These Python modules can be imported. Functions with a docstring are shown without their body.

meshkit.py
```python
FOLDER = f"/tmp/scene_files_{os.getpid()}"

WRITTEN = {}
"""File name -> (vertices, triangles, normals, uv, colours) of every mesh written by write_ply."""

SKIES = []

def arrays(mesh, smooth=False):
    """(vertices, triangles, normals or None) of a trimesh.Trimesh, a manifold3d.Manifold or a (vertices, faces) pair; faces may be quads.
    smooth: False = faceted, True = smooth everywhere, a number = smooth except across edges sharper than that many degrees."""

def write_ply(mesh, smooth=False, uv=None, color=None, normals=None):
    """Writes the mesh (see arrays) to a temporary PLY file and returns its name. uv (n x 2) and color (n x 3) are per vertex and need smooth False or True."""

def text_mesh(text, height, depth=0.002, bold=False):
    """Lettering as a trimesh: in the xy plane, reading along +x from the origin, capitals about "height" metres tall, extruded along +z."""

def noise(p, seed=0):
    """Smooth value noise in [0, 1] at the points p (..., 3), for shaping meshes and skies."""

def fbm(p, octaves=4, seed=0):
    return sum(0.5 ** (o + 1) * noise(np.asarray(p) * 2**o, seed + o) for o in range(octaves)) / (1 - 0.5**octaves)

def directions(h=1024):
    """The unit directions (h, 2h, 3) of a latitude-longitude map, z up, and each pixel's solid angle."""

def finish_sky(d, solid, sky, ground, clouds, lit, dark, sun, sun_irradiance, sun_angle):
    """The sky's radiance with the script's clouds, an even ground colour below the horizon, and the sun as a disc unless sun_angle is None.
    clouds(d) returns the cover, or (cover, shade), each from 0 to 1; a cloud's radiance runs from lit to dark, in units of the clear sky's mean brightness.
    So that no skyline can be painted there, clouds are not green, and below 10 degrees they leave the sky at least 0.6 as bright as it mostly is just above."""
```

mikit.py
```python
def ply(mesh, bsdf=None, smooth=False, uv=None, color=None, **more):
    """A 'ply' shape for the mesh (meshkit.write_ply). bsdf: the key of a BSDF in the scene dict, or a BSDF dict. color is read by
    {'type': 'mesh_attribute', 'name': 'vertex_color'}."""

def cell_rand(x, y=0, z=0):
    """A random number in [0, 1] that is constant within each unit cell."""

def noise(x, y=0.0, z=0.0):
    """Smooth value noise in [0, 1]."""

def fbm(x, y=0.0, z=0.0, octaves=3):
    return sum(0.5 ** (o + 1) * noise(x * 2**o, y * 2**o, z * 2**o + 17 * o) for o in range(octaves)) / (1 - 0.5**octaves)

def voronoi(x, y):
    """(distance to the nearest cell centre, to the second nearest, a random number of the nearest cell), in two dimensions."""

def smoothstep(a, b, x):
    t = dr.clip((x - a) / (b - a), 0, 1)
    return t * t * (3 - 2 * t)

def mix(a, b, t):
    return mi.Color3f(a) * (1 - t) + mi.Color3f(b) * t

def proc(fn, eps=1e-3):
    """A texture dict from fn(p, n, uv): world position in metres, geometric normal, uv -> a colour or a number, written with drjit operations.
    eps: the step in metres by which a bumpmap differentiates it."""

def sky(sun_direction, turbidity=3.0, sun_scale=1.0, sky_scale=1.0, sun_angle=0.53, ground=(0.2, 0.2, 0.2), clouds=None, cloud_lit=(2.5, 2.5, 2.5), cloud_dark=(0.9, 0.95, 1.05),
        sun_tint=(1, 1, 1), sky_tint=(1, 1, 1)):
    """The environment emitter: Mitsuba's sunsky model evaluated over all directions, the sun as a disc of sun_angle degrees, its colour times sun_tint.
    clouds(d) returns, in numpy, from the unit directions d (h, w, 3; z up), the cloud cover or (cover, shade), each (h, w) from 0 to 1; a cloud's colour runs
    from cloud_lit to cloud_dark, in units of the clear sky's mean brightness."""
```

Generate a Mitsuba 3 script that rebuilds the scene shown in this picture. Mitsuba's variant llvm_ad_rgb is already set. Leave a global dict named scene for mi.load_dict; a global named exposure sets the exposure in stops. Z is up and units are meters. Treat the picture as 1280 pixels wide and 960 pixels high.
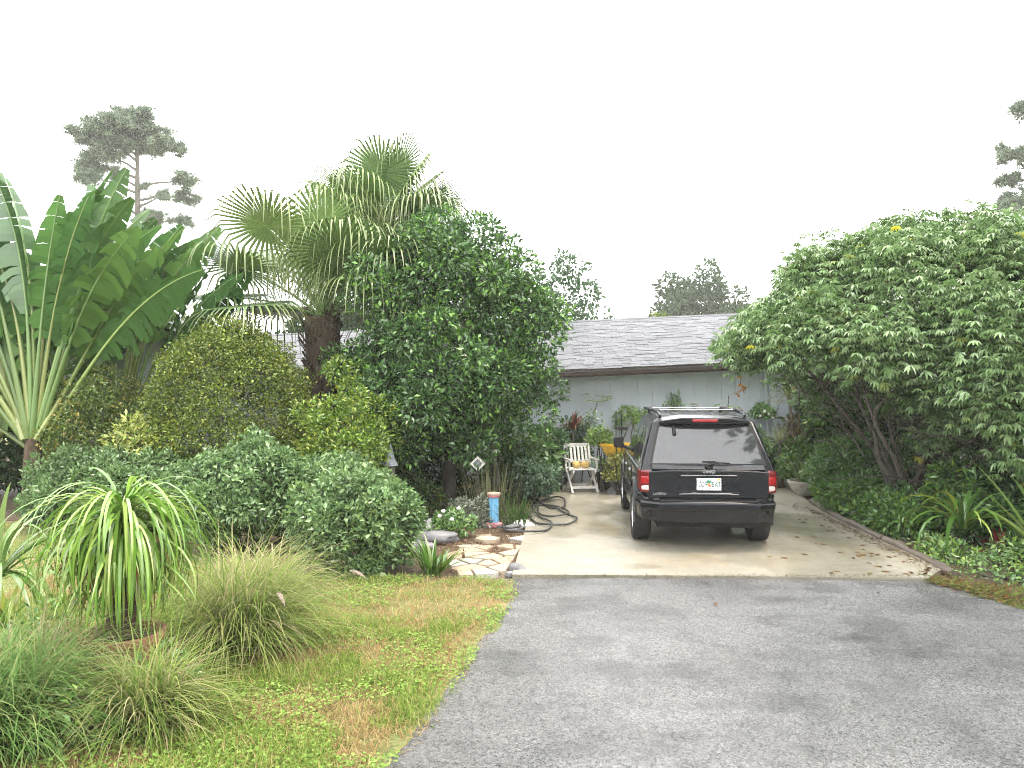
import math
import numpy as np
import trimesh
import shapely
from shapely.geometry import Polygon, Point
import manifold3d as m3
import mitsuba as mi
import drjit as dr
import mikit
import meshkit

T = mi.ScalarTransform4f
PI = math.pi
scene, labels = {}, {}

# ---------------------------------------------------------------- camera, sky, exposure
exposure = 3.9
scene['camera'] = {'type': 'perspective', 'fov': 65.0, 'fov_axis': 'x', 'near_clip': 0.1, 'far_clip': 2000.0,
                   'principal_point_offset_y': -0.005,
                   'to_world': T().look_at(origin=[0, 0, 2.05], target=[0, 10, 2.05], up=[0, 0, 1]),
                   'medium': {'type': 'ref', 'id': 'rain_air'}}
scene['sky'] = mikit.sky((0.25, -0.15, 0.95), turbidity=3, sun_scale=0.12, sun_angle=20, clouds=lambda d: 1.0,
                         cloud_lit=(2.48, 2.5, 2.53))
scene['rain_air'] = {'type': 'homogeneous', 'sigma_t': 0.0011, 'albedo': {'type': 'rgb', 'value': [0.95, 0.95, 0.95]}}


# ---------------------------------------------------------------- helpers
def rng_of(name):
    return np.random.default_rng(sum((i + 1) * ord(c) for i, c in enumerate(name)))


USED = {}


def numbered(key):
    n = USED.get(key, -1) + 1
    USED[key] = n
    return key if n == 0 else f'{key}_{n:03d}'


def thing(name, label, cat, group=None, kind=None):
    key = numbered(name)
    d = {'label': label, 'category': cat}
    if group:
        d['group'] = group
    if kind:
        d['kind'] = kind
    labels[key] = d
    return key


def put(shape, name, parent=None, label=None, kind=None):
    key = numbered(f'{parent}__{name}' if parent else name)
    scene[key] = shape
    d = {}
    if label:
        d['label'] = label
    if kind:
        d['kind'] = kind
    if d and parent:
        labels[key] = d
    return key


def single(shape, name, label, cat, group=None, kind=None):
    key = thing(name, label, cat, group, kind)
    scene[key] = shape
    return key


def part(parent, name, mesh, bsdf, smooth=False, tw=None, color=None, label=None, kind=None):
    more = {'to_world': tw} if tw is not None else {}
    if color is not None and smooth not in (False, True):
        smooth = True
    return put(mikit.ply(mesh, bsdf, smooth=smooth, color=color, **more), name, parent, label, kind)


def cat_m(*ms):
    return trimesh.util.concatenate([m for m in ms if m is not None])


def box(sx, sy, sz, c=(0, 0, 0)):
    m = trimesh.creation.box((sx, sy, sz))
    m.apply_translation(c)
    return m


def bbox(x0, x1, y0, y1, z0, z1):
    return box(x1 - x0, y1 - y0, z1 - z0, ((x0 + x1) / 2, (y0 + y1) / 2, (z0 + z1) / 2))


ICO = {k: trimesh.creation.icosphere(subdivisions=k, radius=1.0) for k in (0, 1, 2, 3)}


def hull(pts, r, sub=1):
    s = ICO[sub].vertices
    v = (np.asarray(pts, float)[:, None] + s[None] * r).reshape(-1, 3)
    return trimesh.convex.convex_hull(v)


def rbox(x0, x1, y0, y1, z0, z1, r=0.01, sub=1):
    return hull([(x, y, z) for x in (x0 + r, x1 - r) for y in (y0 + r, y1 - r) for z in (z0 + r, z1 - r)], r, sub)


def man(m):
    return m3.Manifold(m3.Mesh(np.asarray(m.vertices, np.float32), np.asarray(m.faces, np.uint32)))


def unman(m):
    q = m.to_mesh()
    return trimesh.Trimesh(q.vert_properties[:, :3], q.tri_verts, process=False)


def tube(pts, rad, sides=6, cap=True):
    p = np.asarray(pts, float)
    r = np.broadcast_to(np.asarray(rad, float), (len(p),))
    t = np.gradient(p, axis=0)
    t /= np.linalg.norm(t, axis=1, keepdims=True) + 1e-12
    a = np.cross(t[0], [0.0, 0, 1] if abs(t[0][2]) < .9 else [1.0, 0, 0])
    fr = []
    for i in range(len(p)):
        a = a - t[i] * np.dot(a, t[i])
        a /= np.linalg.norm(a) + 1e-12
        fr.append((a, np.cross(t[i], a)))
    ang = np.arange(sides) * 2 * PI / sides
    v = np.concatenate([p[i] + r[i] * (np.cos(ang)[:, None] * fr[i][0] + np.sin(ang)[:, None] * fr[i][1]) for i in range(len(p))])
    f = []
    for i in range(len(p) - 1):
        for j in range(sides):
            k = (j + 1) % sides
            f += [(i * sides + j, i * sides + k, (i + 1) * sides + k), (i * sides + j, (i + 1) * sides + k, (i + 1) * sides + j)]
    if cap:
        n = len(v)
        v = np.vstack([v, p[:1], p[-1:]])
        e = (len(p) - 1) * sides
        for j in range(sides):
            k = (j + 1) % sides
            f += [(n, k, j), (n + 1, e + j, e + k)]
    return trimesh.Trimesh(v, np.array(f), process=False)


def spline(pts, n):
    from scipy.interpolate import CubicSpline
    p = np.asarray(pts, float)
    s = np.concatenate([[0], np.cumsum(np.linalg.norm(np.diff(p, axis=0), axis=1) ** .5 + 1e-6)])
    return CubicSpline(s, p)(np.linspace(0, s[-1], n))


def lathe(prof, sides=24, c=(0, 0, 0)):
    m = trimesh.creation.revolve(np.asarray(prof, float), sections=sides)
    m.apply_translation(c)
    return m


def extr(poly, h):
    return trimesh.creation.extrude_polygon(poly, h, engine='earcut')


def slab_on(poly2, o, u, v, depth):
    """extrude a 2D polygon lying in the plane o + a*u + b*v along u x v by depth (and as much inward)."""
    u, v = np.asarray(u, float), np.asarray(v, float)
    m = extr(Polygon(poly2) if not isinstance(poly2, Polygon) else poly2, depth * 2)
    m.apply_translation((0, 0, -depth))
    n = np.cross(u, v)
    n /= np.linalg.norm(n)
    R = np.eye(4)
    R[:3, 0], R[:3, 1], R[:3, 2], R[:3, 3] = u, v, n, o
    m.apply_transform(R)
    return m


def unit(v):
    return v / (np.linalg.norm(v, axis=-1, keepdims=True) + 1e-12)


def pack(V, F):
    n, m = V.shape[:2]
    F = np.asarray(F)
    return trimesh.Trimesh(V.reshape(-1, 3), (F[None] + (np.arange(n) * m)[:, None, None]).reshape(-1, 3), process=False)


def straps(P, az, el, L, W, bend, k=6, fold=.12, pw=1.4, tip=.04, broad=.35):
    """arching strap leaves: (n, verts, 3) and the faces of one."""
    P = np.asarray(P, float)
    n = len(P)
    az, el, L, W, bend = (np.broadcast_to(np.asarray(x, float), (n,)) for x in (az, el, L, W, bend))
    tm = (np.arange(k) + .5) / k
    ang = el[:, None] - bend[:, None] * tm ** pw
    d = np.stack([np.cos(ang) * np.cos(az)[:, None], np.cos(ang) * np.sin(az)[:, None], np.sin(ang)], -1) * (L / k)[:, None, None]
    p = np.concatenate([P[:, None], P[:, None] + np.cumsum(d, 1)], 1)
    t = np.linspace(0, 1, k + 1)
    w = np.clip((.55 + .45 * np.minimum(t / broad, 1)) * np.clip((1 - t) / (1 - broad), 0, 1) ** .7, tip, 1)
    side = np.stack([-np.sin(az), np.cos(az), 0 * az], -1)[:, None]
    ws = (W[:, None] * w[None] / 2)[..., None] * side
    if fold is None:
        V = np.stack([p - ws, p + ws], 2).reshape(n, -1, 3)
        F = [(2 * i + a, 2 * i + b, 2 * i + c) for i in range(k) for a, b, c in ((0, 1, 3), (0, 3, 2))]
    else:
        up = np.zeros_like(p)
        a2 = np.concatenate([ang, ang[:, -1:]], 1)
        up[..., 0], up[..., 1], up[..., 2] = -np.sin(a2) * np.cos(az)[:, None], -np.sin(a2) * np.sin(az)[:, None], np.cos(a2)
        up = up * (W[:, None] * w[None])[..., None] * fold
        V = np.stack([p - ws + up, p, p + ws + up], 2).reshape(n, -1, 3)
        F = [(3 * i + a, 3 * i + b, 3 * i + c) for i in range(k) for a, b, c in ((0, 1, 4), (0, 4, 3), (1, 2, 5), (1, 5, 4))]
    return V, np.array(F)


def cards(P, D, N, L, W, fold=.25, mid=.45, droop=.0):
    """small folded leaves: 4 vertices, 2 triangles each."""
    D = unit(D)
    S = unit(np.cross(D, N))
    U = np.cross(S, D)
    L, W = np.broadcast_to(L, (len(P),))[:, None], np.broadcast_to(W, (len(P),))[:, None]
    tipz = np.zeros_like(P)
    tipz[:, 2] = -droop * L[:, 0]
    V = np.stack([P, P + D * L * mid + S * W / 2 + U * W * fold, P + D * L + tipz, P + D * L * mid - S * W / 2 + U * W * fold], 1)
    return V, np.array([(0, 1, 2), (0, 2, 3)])


def mixc(rng, n, cols, p=None):
    """per-leaf colours picked and mixed among a few dye-like tones."""
    cols = np.asarray(cols, float)
    a, b = rng.choice(len(cols), n, p=p), rng.choice(len(cols), n, p=p)
    t = rng.random((n, 1)) * .5
    return np.clip((cols[a] * (1 - t) + cols[b] * t) * rng.uniform(.8, 1.25, (n, 1)), 0, 1)


def lump(rng, c, R, m, s, zlo=-.9, jit=.12, shell=(.62, .92)):
    """sub-clumps (centre, radius) spread over an ellipsoid's shell and inside it."""
    c, R = np.asarray(c, float), np.asarray(R, float)
    i = np.arange(m) + .5
    z = zlo + (1 - zlo) * (i / m)
    ph = i * 2.39996 + rng.uniform(0, 6)
    d = np.stack([np.cos(ph) * np.sqrt(1 - z * z), np.sin(ph) * np.sqrt(1 - z * z), z], -1) + rng.normal(0, jit, (m, 3))
    rad = rng.uniform(*shell, (m, 1))
    cs = c + d * R * rad
    rs = s * R.mean() * rng.uniform(.7, 1.35, m)
    return cs, rs


def crown(rng, cs, rs, n, L, W, cols, p=None, out=1.0, droop=.3, fold=.25, inner=.45, flat=(1, 1, .85), young=None, core=None):
    """leaf cards through clumps; returns mesh and per-vertex colours."""
    k = rng.choice(len(cs), n, p=rs ** 2.3 / (rs ** 2.3).sum())
    d = unit(rng.normal(size=(n, 3)))
    rr = inner + (1 - inner) * rng.random(n) ** .6
    rr *= .75 + .5 * meshkit.noise(d * 2.2 + cs[k] * 3.1)
    P = cs[k] + d * (rs[k] * rr)[:, None] * np.asarray(flat)
    D = unit(d * out + rng.normal(0, .6, (n, 3)) + np.array([0, 0, -droop]))
    N = unit(rng.normal(0, .55, (n, 3)) + np.array([0, 0, .8]) + .5 * d)
    l = L * rng.uniform(.65, 1.3, n)
    V, F = cards(P, D, N, l, l * (W / L) * rng.uniform(.8, 1.15, n), fold)
    clump = rng.uniform(.8, 1.25, (len(cs), 1))
    col = mixc(rng, n, cols, p) * clump[k]
    if young is not None:
        tipc, frac = young
        pick = (rr > .85) & (rng.random(n) < frac) & (meshkit.noise(P * 3.0, 5) > .45)
        col[pick] = np.asarray(tipc) * rng.uniform(.75, 1.2, (pick.sum(), 1))
    return pack(V, F), np.repeat(np.clip(col, 0, 1), 4, 0)


def limbs(rng, base, targets, r0, r1=.012, bend=.25, sides=6, split=.0):
    ms = []
    base = np.asarray(base, float)
    for t in targets:
        t = np.asarray(t, float)
        L = np.linalg.norm(t - base)
        q = np.linspace(0, 1, 7)[:, None]
        mid = base * (1 - q) + t * q
        w = np.sin(q * PI) * L * bend * .5
        mid = mid + w * np.array([rng.normal(0, .5), rng.normal(0, .5), .35 + rng.normal(0, .2)]) + rng.normal(0, .015 * L, (7, 3)) * (q * (1 - q) * 4)
        mid[0] = base
        ms.append(tube(mid, np.linspace(r0, r1, 7), sides))
    return cat_m(*ms)


def stone(rng, c, R, sub=2, amp=.35, seed=0, flat_top=None):
    v = ICO[sub].vertices.copy()
    d = 1 + amp * (meshkit.fbm(v * 1.3 + seed * 7.7, 3, seed) - .5) * 2
    v = v * d[:, None] * np.asarray(R)
    if flat_top is not None:
        v[:, 2] = np.minimum(v[:, 2], flat_top)
    return trimesh.Trimesh(v + np.asarray(c, float), ICO[sub].faces, process=False)


# ---------------------------------------------------------------- materials
def rgb(*c):
    return {'type': 'rgb', 'value': list(c)}


def prin(name, c, rough=.5, metallic=0.0, spec=.5, clear=0.0, twosided=True, **k):
    b = {'type': 'principled', 'base_color': c if isinstance(c, dict) else rgb(*c), 'roughness': rough, 'metallic': metallic, 'specular': spec, **k}
    if clear:
        b['clearcoat'] = clear
        b['clearcoat_gloss'] = .95
    scene[name] = {'type': 'twosided', 'bsdf': b} if twosided else b
    return name


VC = {'type': 'mesh_attribute', 'name': 'vertex_color'}


scene['leaf_wet'] = {'type': 'twosided', 'bsdf': {'type': 'principled', 'base_color': VC, 'roughness': .3, 'specular': .9}}
scene['leaf_dull'] = {'type': 'principledthin', 'base_color': VC, 'roughness': .5, 'diff_trans': .8, 'spec_trans': 0.0}


def leaf_kind(rng, thin=.5):
    return 'leaf_dull' if rng.random() < thin else 'leaf_wet'


prin('bark_dark', mikit.proc(lambda p, n, uv: mikit.mix((.035, .028, .022), (.10, .085, .07), mikit.fbm(p.x * 14, p.y * 14, p.z * 5))), .75)
prin('bark_grey', mikit.proc(lambda p, n, uv: mikit.mix((.06, .05, .042), (.2, .175, .15), mikit.fbm(p.x * 22, p.y * 22, p.z * 9))), .7)
prin('fibre_brown', mikit.proc(lambda p, n, uv: mikit.mix((.03, .02, .014), (.12, .08, .05), mikit.fbm(p.x * 30, p.y * 30, p.z * 6))), .85)


def f_asphalt(p, n, uv):
    grit = mikit.noise(p.x * 160, p.y * 160)
    g2 = mikit.noise(p.x * 60 + 9, p.y * 60)
    patch = mikit.fbm(p.x * .9 + 3, p.y * 1.5, 0, 4)
    tar = mikit.smoothstep(.5, .72, mikit.fbm(p.x * 1.6 + 11, p.y * 3.1 + 4, 0, 6))
    c = mikit.mix((.03, .03, .03), (.205, .203, .199), dr.clip(grit * 1.0 + g2 * .45 - .25, 0, 1))
    c = c * (.75 + .55 * patch)
    spot = mikit.smoothstep(.52, .68, mikit.fbm(p.x * 4.1 + 5, p.y * 4.9 + 2, 0, 5))
    w1 = mikit.fbm(p.x * 2.2, p.y * 2.2 + 50, 0, 4)
    crack = (1 - mikit.smoothstep(.0, .006, dr.abs(mikit.fbm(p.x * .7 + 90, p.y * .9 + 31, 0, 5) - .5))) * mikit.smoothstep(.5, .62, w1)
    return c * (1 - .28 * tar) * (1 - .2 * spot) * (1 - .35 * crack)


def f_asphalt_r(p, n, uv):
    wet = mikit.smoothstep(.40, .62, mikit.fbm(p.x * .8 + 31, p.y * 1.6 + 8, 0, 5))
    return .22 + .3 * (1 - wet) + .1 * mikit.noise(p.x * 90, p.y * 90)


def f_asphalt_b(p, n, uv):
    return mikit.noise(p.x * 110, p.y * 110) + .6 * mikit.noise(p.x * 45, p.y * 45)


scene['asphalt'] = {'type': 'bumpmap', 'scale': .0035, 'tex': mikit.proc(f_asphalt_b, .003),
                    'bsdf': {'type': 'twosided', 'bsdf': {'type': 'principled', 'base_color': mikit.proc(f_asphalt), 'roughness': mikit.proc(f_asphalt_r), 'specular': .5}}}


def f_conc(p, n, uv):
    a = mikit.fbm(p.x * 1.1, p.y * 1.1 + 5, 0, 5)
    b = mikit.fbm(p.x * 9, p.y * 9, 0, 3)
    c = mikit.mix((.172, .157, .12), (.292, .268, .212), dr.clip(a * 1.1 + (b - .5) * .5, 0, 1))
    stain = mikit.smoothstep(.55, .75, mikit.fbm(p.x * .7 + 20, p.y * .5, 0, 4))
    rust = mikit.smoothstep(.6, .8, mikit.fbm(p.x * 1.3 + 70, p.y * 1.3, 0, 4))
    c = mikit.mix(c, c * mi.Color3f(.72, .72, .68), stain)
    c = mikit.mix(c, c * mi.Color3f(1.05, .9, .7), rust * .4)
    return c * (.92 + .16 * mikit.noise(p.x * 70, p.y * 70))


def f_conc_r(p, n, uv):
    wet = mikit.smoothstep(.46, .6, mikit.fbm(p.x * .75 + 2.2, p.y * .6 + 14, 0, 4))
    n = .35 * (mikit.fbm(p.x * 2.1 + 9, p.y * 1.4, 0, 4) - .5)
    pud = dr.maximum(1 - dr.sqrt(dr.square((p.x - 3.85) / .75) + dr.square((p.y - 10.0) / 1.5)), 1 - dr.sqrt(dr.square((p.x - 1.05) / .75) + dr.square((p.y - 9.05) / .22)))
    film = mikit.smoothstep(.05, .35, pud + n)
    return (.2 + .4 * (1 - wet)) * (1 - film) + .27 * film


scene['concrete'] = {'type': 'twosided', 'bsdf': {'type': 'principled', 'base_color': mikit.proc(f_conc), 'roughness': mikit.proc(f_conc_r), 'specular': 1.0}}


def f_soil(p, n, uv):
    a = mikit.fbm(p.x * 5, p.y * 5, 0, 4)
    b = mikit.noise(p.x * 40, p.y * 40)
    return mikit.mix((.05, .036, .024), (.17, .125, .08), dr.clip(a + (b - .5) * .6, 0, 1))


def f_lawn(p, n, uv):
    a = mikit.fbm(p.x * 1.6, p.y * 1.6, 0, 4)
    b = mikit.noise(p.x * 35, p.y * 35)
    g = mikit.mix((.09, .13, .035), (.17, .19, .06), b)
    return mikit.mix(g, mikit.mix((.20, .15, .08), (.3, .23, .12), b), mikit.smoothstep(.5, .62, a))


prin('soil', mikit.proc(f_soil), .7)
prin('lawn_soil', mikit.proc(f_lawn), .8)
prin('wall_paint', mikit.proc(lambda p, n, uv: mikit.mix((.50, .55, .61), (.57, .615, .67), mikit.fbm(p.x * 3, p.y * 3, p.z * 1.2))), .5)
prin('trim_paint', (.58, .62, .66), .45)
prin('fascia_brown', (.075, .055, .048), .4)
prin('gutter_brown', (.085, .066, .06), .3)
for i, v in enumerate((.085, .10, .115, .13, .145, .105)):
    prin(f'shingle_{i}', mikit.proc(lambda p, n, uv, v=v: mi.Color3f(v * .74, v * .76, v * .83) * (.7 + .6 * mikit.noise(p.x * 60, p.y * 60, p.z * 60))), .55, spec=.5)
prin('roof_deck', (.12, .12, .125), .6)
prin('car_paint', (.004, .005, .008), .14, spec=.5)
prin('car_glass', (.008, .009, .011), .03, spec=1.0, clear=1.0)
prin('car_plastic', (.012, .012, .013), .45, spec=.3)
prin('rubber', mikit.proc(lambda p, n, uv: mikit.mix((.012, .012, .012), (.03, .029, .028), mikit.fbm(p.x * 9, p.y * 9, p.z * 9))), .7)
prin('chrome', (.75, .76, .78), .15, 1.0)
prin('silver', (.55, .56, .58), .3, 1.0)
prin('dark_chrome', (.30, .31, .33), .22, 1.0)
prin('lamp_red', (.30, .008, .012), .08, clear=.8)
prin('lamp_dark_red', (.13, .006, .010), .08, clear=.5)
prin('lamp_clear', (.5, .48, .46), .1, clear=.8)
prin('plate_white', (.72, .76, .75), .35)
prin('plate_green', (.06, .22, .14), .4)
prin('plate_ink', (.05, .10, .09), .4)
prin('plate_orange', (.8, .22, .1), .4)
prin('plate_blue', (.08, .16, .38), .4)
prin('plate_yellow', (.62, .42, .08), .4)
prin('white_paint', mikit.proc(lambda p, n, uv: mikit.mix((.60, .58, .54), (.78, .77, .74), mikit.fbm(p.x * 9, p.y * 9, p.z * 9))), .35)
prin('terracotta', mikit.proc(lambda p, n, uv: mikit.mix((.30, .13, .075), (.46, .23, .15), mikit.fbm(p.x * 9, p.y * 9, p.z * 9))), .6)
prin('black_plastic', (.016, .017, .019), .4)
prin('yellow_glaze', mikit.proc(lambda p, n, uv: mikit.mix((.70, .36, .02), (.82, .54, .06), mikit.fbm(p.x * 6, p.y * 6, p.z * 6))), .15, clear=.6)
prin('hose_rubber', (.045, .045, .042), .35)
prin('stone_pale', mikit.proc(lambda p, n, uv: mikit.mix((.32, .29, .24), (.6, .57, .5), mikit.fbm(p.x * 14, p.y * 14, p.z * 14))), .55)
prin('stone_grey', mikit.proc(lambda p, n, uv: mikit.mix((.10, .10, .11), (.3, .295, .3), mikit.fbm(p.x * 9, p.y * 9, p.z * 9))), .35)
prin('flag_a', mikit.proc(lambda p, n, uv: mikit.mix((.34, .27, .19), (.56, .47, .36), mikit.fbm(p.x * 12, p.y * 12, p.z * 4))), .35)
prin('flag_b', mikit.proc(lambda p, n, uv: mikit.mix((.30, .28, .24), (.5, .49, .44), mikit.fbm(p.x * 12, p.y * 12, p.z * 4))), .32)
prin('flag_c', mikit.proc(lambda p, n, uv: mikit.mix((.36, .25, .17), (.5, .38, .28), mikit.fbm(p.x * 12, p.y * 12, p.z * 4))), .4)
prin('timber_wet', mikit.proc(lambda p, n, uv: mikit.mix((.05, .04, .032), (.2, .165, .13), mikit.fbm(p.x * 25, p.y * 4, p.z * 25))), .5)
prin('blue_paint', mikit.proc(lambda p, n, uv: mikit.mix((.14, .38, .62), (.22, .50, .74), mikit.fbm(p.x * 20, p.y * 20, p.z * 5))), .35)
prin('pink_paint', (.62, .25, .27), .4)
prin('tan_paint', (.40, .32, .24), .5)
prin('glass_grey', (.16, .18, .18), .08)
prin('lead_grey', (.28, .31, .34), .4)
prin('vcol', VC, .5)

# ---------------------------------------------------------------- the air
single({'type': 'cube', 'to_world': T().translate([0, 165, 14]).scale([320, 315, 16.0]), 'bsdf': {'type': 'null'}, 'interior': {'type': 'ref', 'id': 'rain_air'}},
       'haze', 'pale rainy air over the whole garden', 'haze', kind='stuff')


# ---------------------------------------------------------------- setting: ground, asphalt, concrete, beds
def sheet(poly, z, step, noise=None):
    """a triangulated sheet over a polygon, its vertices lifted by noise(x, y)."""
    x0, y0, x1, y1 = poly.bounds
    gx, gy = np.meshgrid(np.arange(x0, x1 + step, step), np.arange(y0, y1 + step, step))
    pts = np.stack([gx.ravel(), gy.ravel()], 1)
    pts = pts[shapely.contains_xy(poly.buffer(-step * .45), pts[:, 0], pts[:, 1])]
    b = np.array(poly.exterior.segmentize(step).coords)[:-1]
    p = np.vstack([pts, b])
    from scipy.spatial import Delaunay
    tri = Delaunay(p).simplices
    c = p[tri].mean(1)
    tri = tri[shapely.contains_xy(poly, c[:, 0], c[:, 1])]
    a = p[tri]
    s = np.cross(a[:, 1] - a[:, 0], a[:, 2] - a[:, 0])
    tri = tri[np.abs(s) > 1e-9]
    s = s[np.abs(s) > 1e-9]
    tri[s < 0] = tri[s < 0][:, ::-1]
    zz = np.full(len(p), z) if noise is None else z + noise(p[:, 0], p[:, 1])
    return trimesh.Trimesh(np.column_stack([p, zz]), tri, process=False)


def struct(name, mesh, bsdf, label, cat, smooth=False):
    return single(mikit.ply(mesh, bsdf, smooth=smooth), name, label, cat, kind='structure')


ASPH = Polygon([(-1.6, -4), (-1.15, 3.0), (-.92, 3.7), (-.74, 4.25), (-.56, 4.85), (-.43, 5.49), (-.25, 6.54), (-.07, 7.4), (.0, 7.9), (.02, 8.62),
                (2.2, 8.58), (4.45, 8.47), (4.75, 8.2), (4.62, 7.5), (5.1, 6.6), (6.5, 5.6), (9, 4.6), (9, -4)])
PAD = Polygon([(.0, 8.66), (.24, 12.19), (.6, 15.04), (.78, 17.2), (6.2, 17.2), (5.62, 16.2), (5.2, 14.0), (4.98, 12.4), (4.86, 10.5), (4.80, 8.95), (4.4, 8.50), (2.2, 8.6)])
LAWN = Polygon([(-1.62, -4), (-1.17, 3.0), (-.94, 3.7), (-.76, 4.25), (-.58, 4.85), (-.45, 5.49), (-.27, 6.54), (-.09, 7.4), (-.02, 7.9), (-.03, 8.3),
                (-.35, 8.5), (-.8, 8.55), (-1.4, 8.5), (-2.2, 8.5), (-2.9, 9.2), (-3.6, 9.6), (-5.2, 10.6), (-7, 12.2), (-16, 13), (-16, -4)])


def ragged(poly, amp):
    c = np.array(poly.exterior.segmentize(.09).coords)[:-1]
    j = (meshkit.fbm(np.column_stack([c * 5.0, 0 * c[:, 0]]), 3, 6) - .5) * 2 * amp
    return Polygon(np.where((c[:, :1] < .3) & (c[:, 1:] < 8.2), c + np.column_stack([j, 0 * j]), c)).buffer(0)


def z_asph(x, y):
    w = .012 * (meshkit.fbm(np.stack([x * .9, y * 1.6, 0 * x], -1), 3, 4) - .5) * 2
    edge = np.clip((x - (-.85 + .1 * (y - 4))) / .5, 0, 1)
    return w - .02 * (1 - edge) ** 2


struct('ground', bbox(-300, 300, -140, 460, -.9, -.03), 'lawn_soil', 'flat green ground reaching past the house to the horizon', 'ground')
struct('garden_bed', sheet(Polygon([(-16, 8.2), (-.02, 8.2), (.1, 8.8), (.5, 14), (.9, 18), (6.0, 18), (5.3, 14.5), (4.9, 11), (4.8, 8.7), (5.0, 7.3), (14, 5.0), (20, 18), (20, 24), (-20, 24)]), -.012, .35,
                            lambda x, y: .02 * (meshkit.fbm(np.stack([x * 2, y * 2, 0 * x], -1), 3, 9) - .5)), 'soil', 'dark mulched soil of the garden beds around the drive', 'soil', True)
struct('lawn', sheet(LAWN.buffer(.10), .002, .2, lambda x, y: .02 * (meshkit.fbm(np.stack([x * 1.5, y * 1.5, 0 * x], -1), 3, 2) - .5)), 'lawn_soil', 'patchy front lawn between the asphalt and the shrubs', 'lawn', True)
struct('asphalt_driveway', sheet(ragged(ASPH, .06), .012, .12, z_asph), 'asphalt', 'worn wet grey asphalt driveway in the foreground', 'driveway', True)
pad = extr(PAD, .1)
pad.apply_translation((0, 0, -.06))
struct('concrete_pad', pad, 'concrete', 'wet pale concrete parking pad in front of the house', 'pavement')
PZ = .04

# ---------------------------------------------------------------- house
TH = math.degrees(.045)
HT = T().translate([3.0, 17.0, 2.3]).rotate([0, 1, 0], -TH).translate([-3.0, -17.0, -2.3])
house = thing('house', 'single storey grey blue house with grey shingle roof behind the car', 'house')


def hp(name, mesh, bsdf, parent=house, label=None, kind=None, smooth=False):
    return part(parent, name, mesh, bsdf, smooth, HT, None, label, kind)


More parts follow.
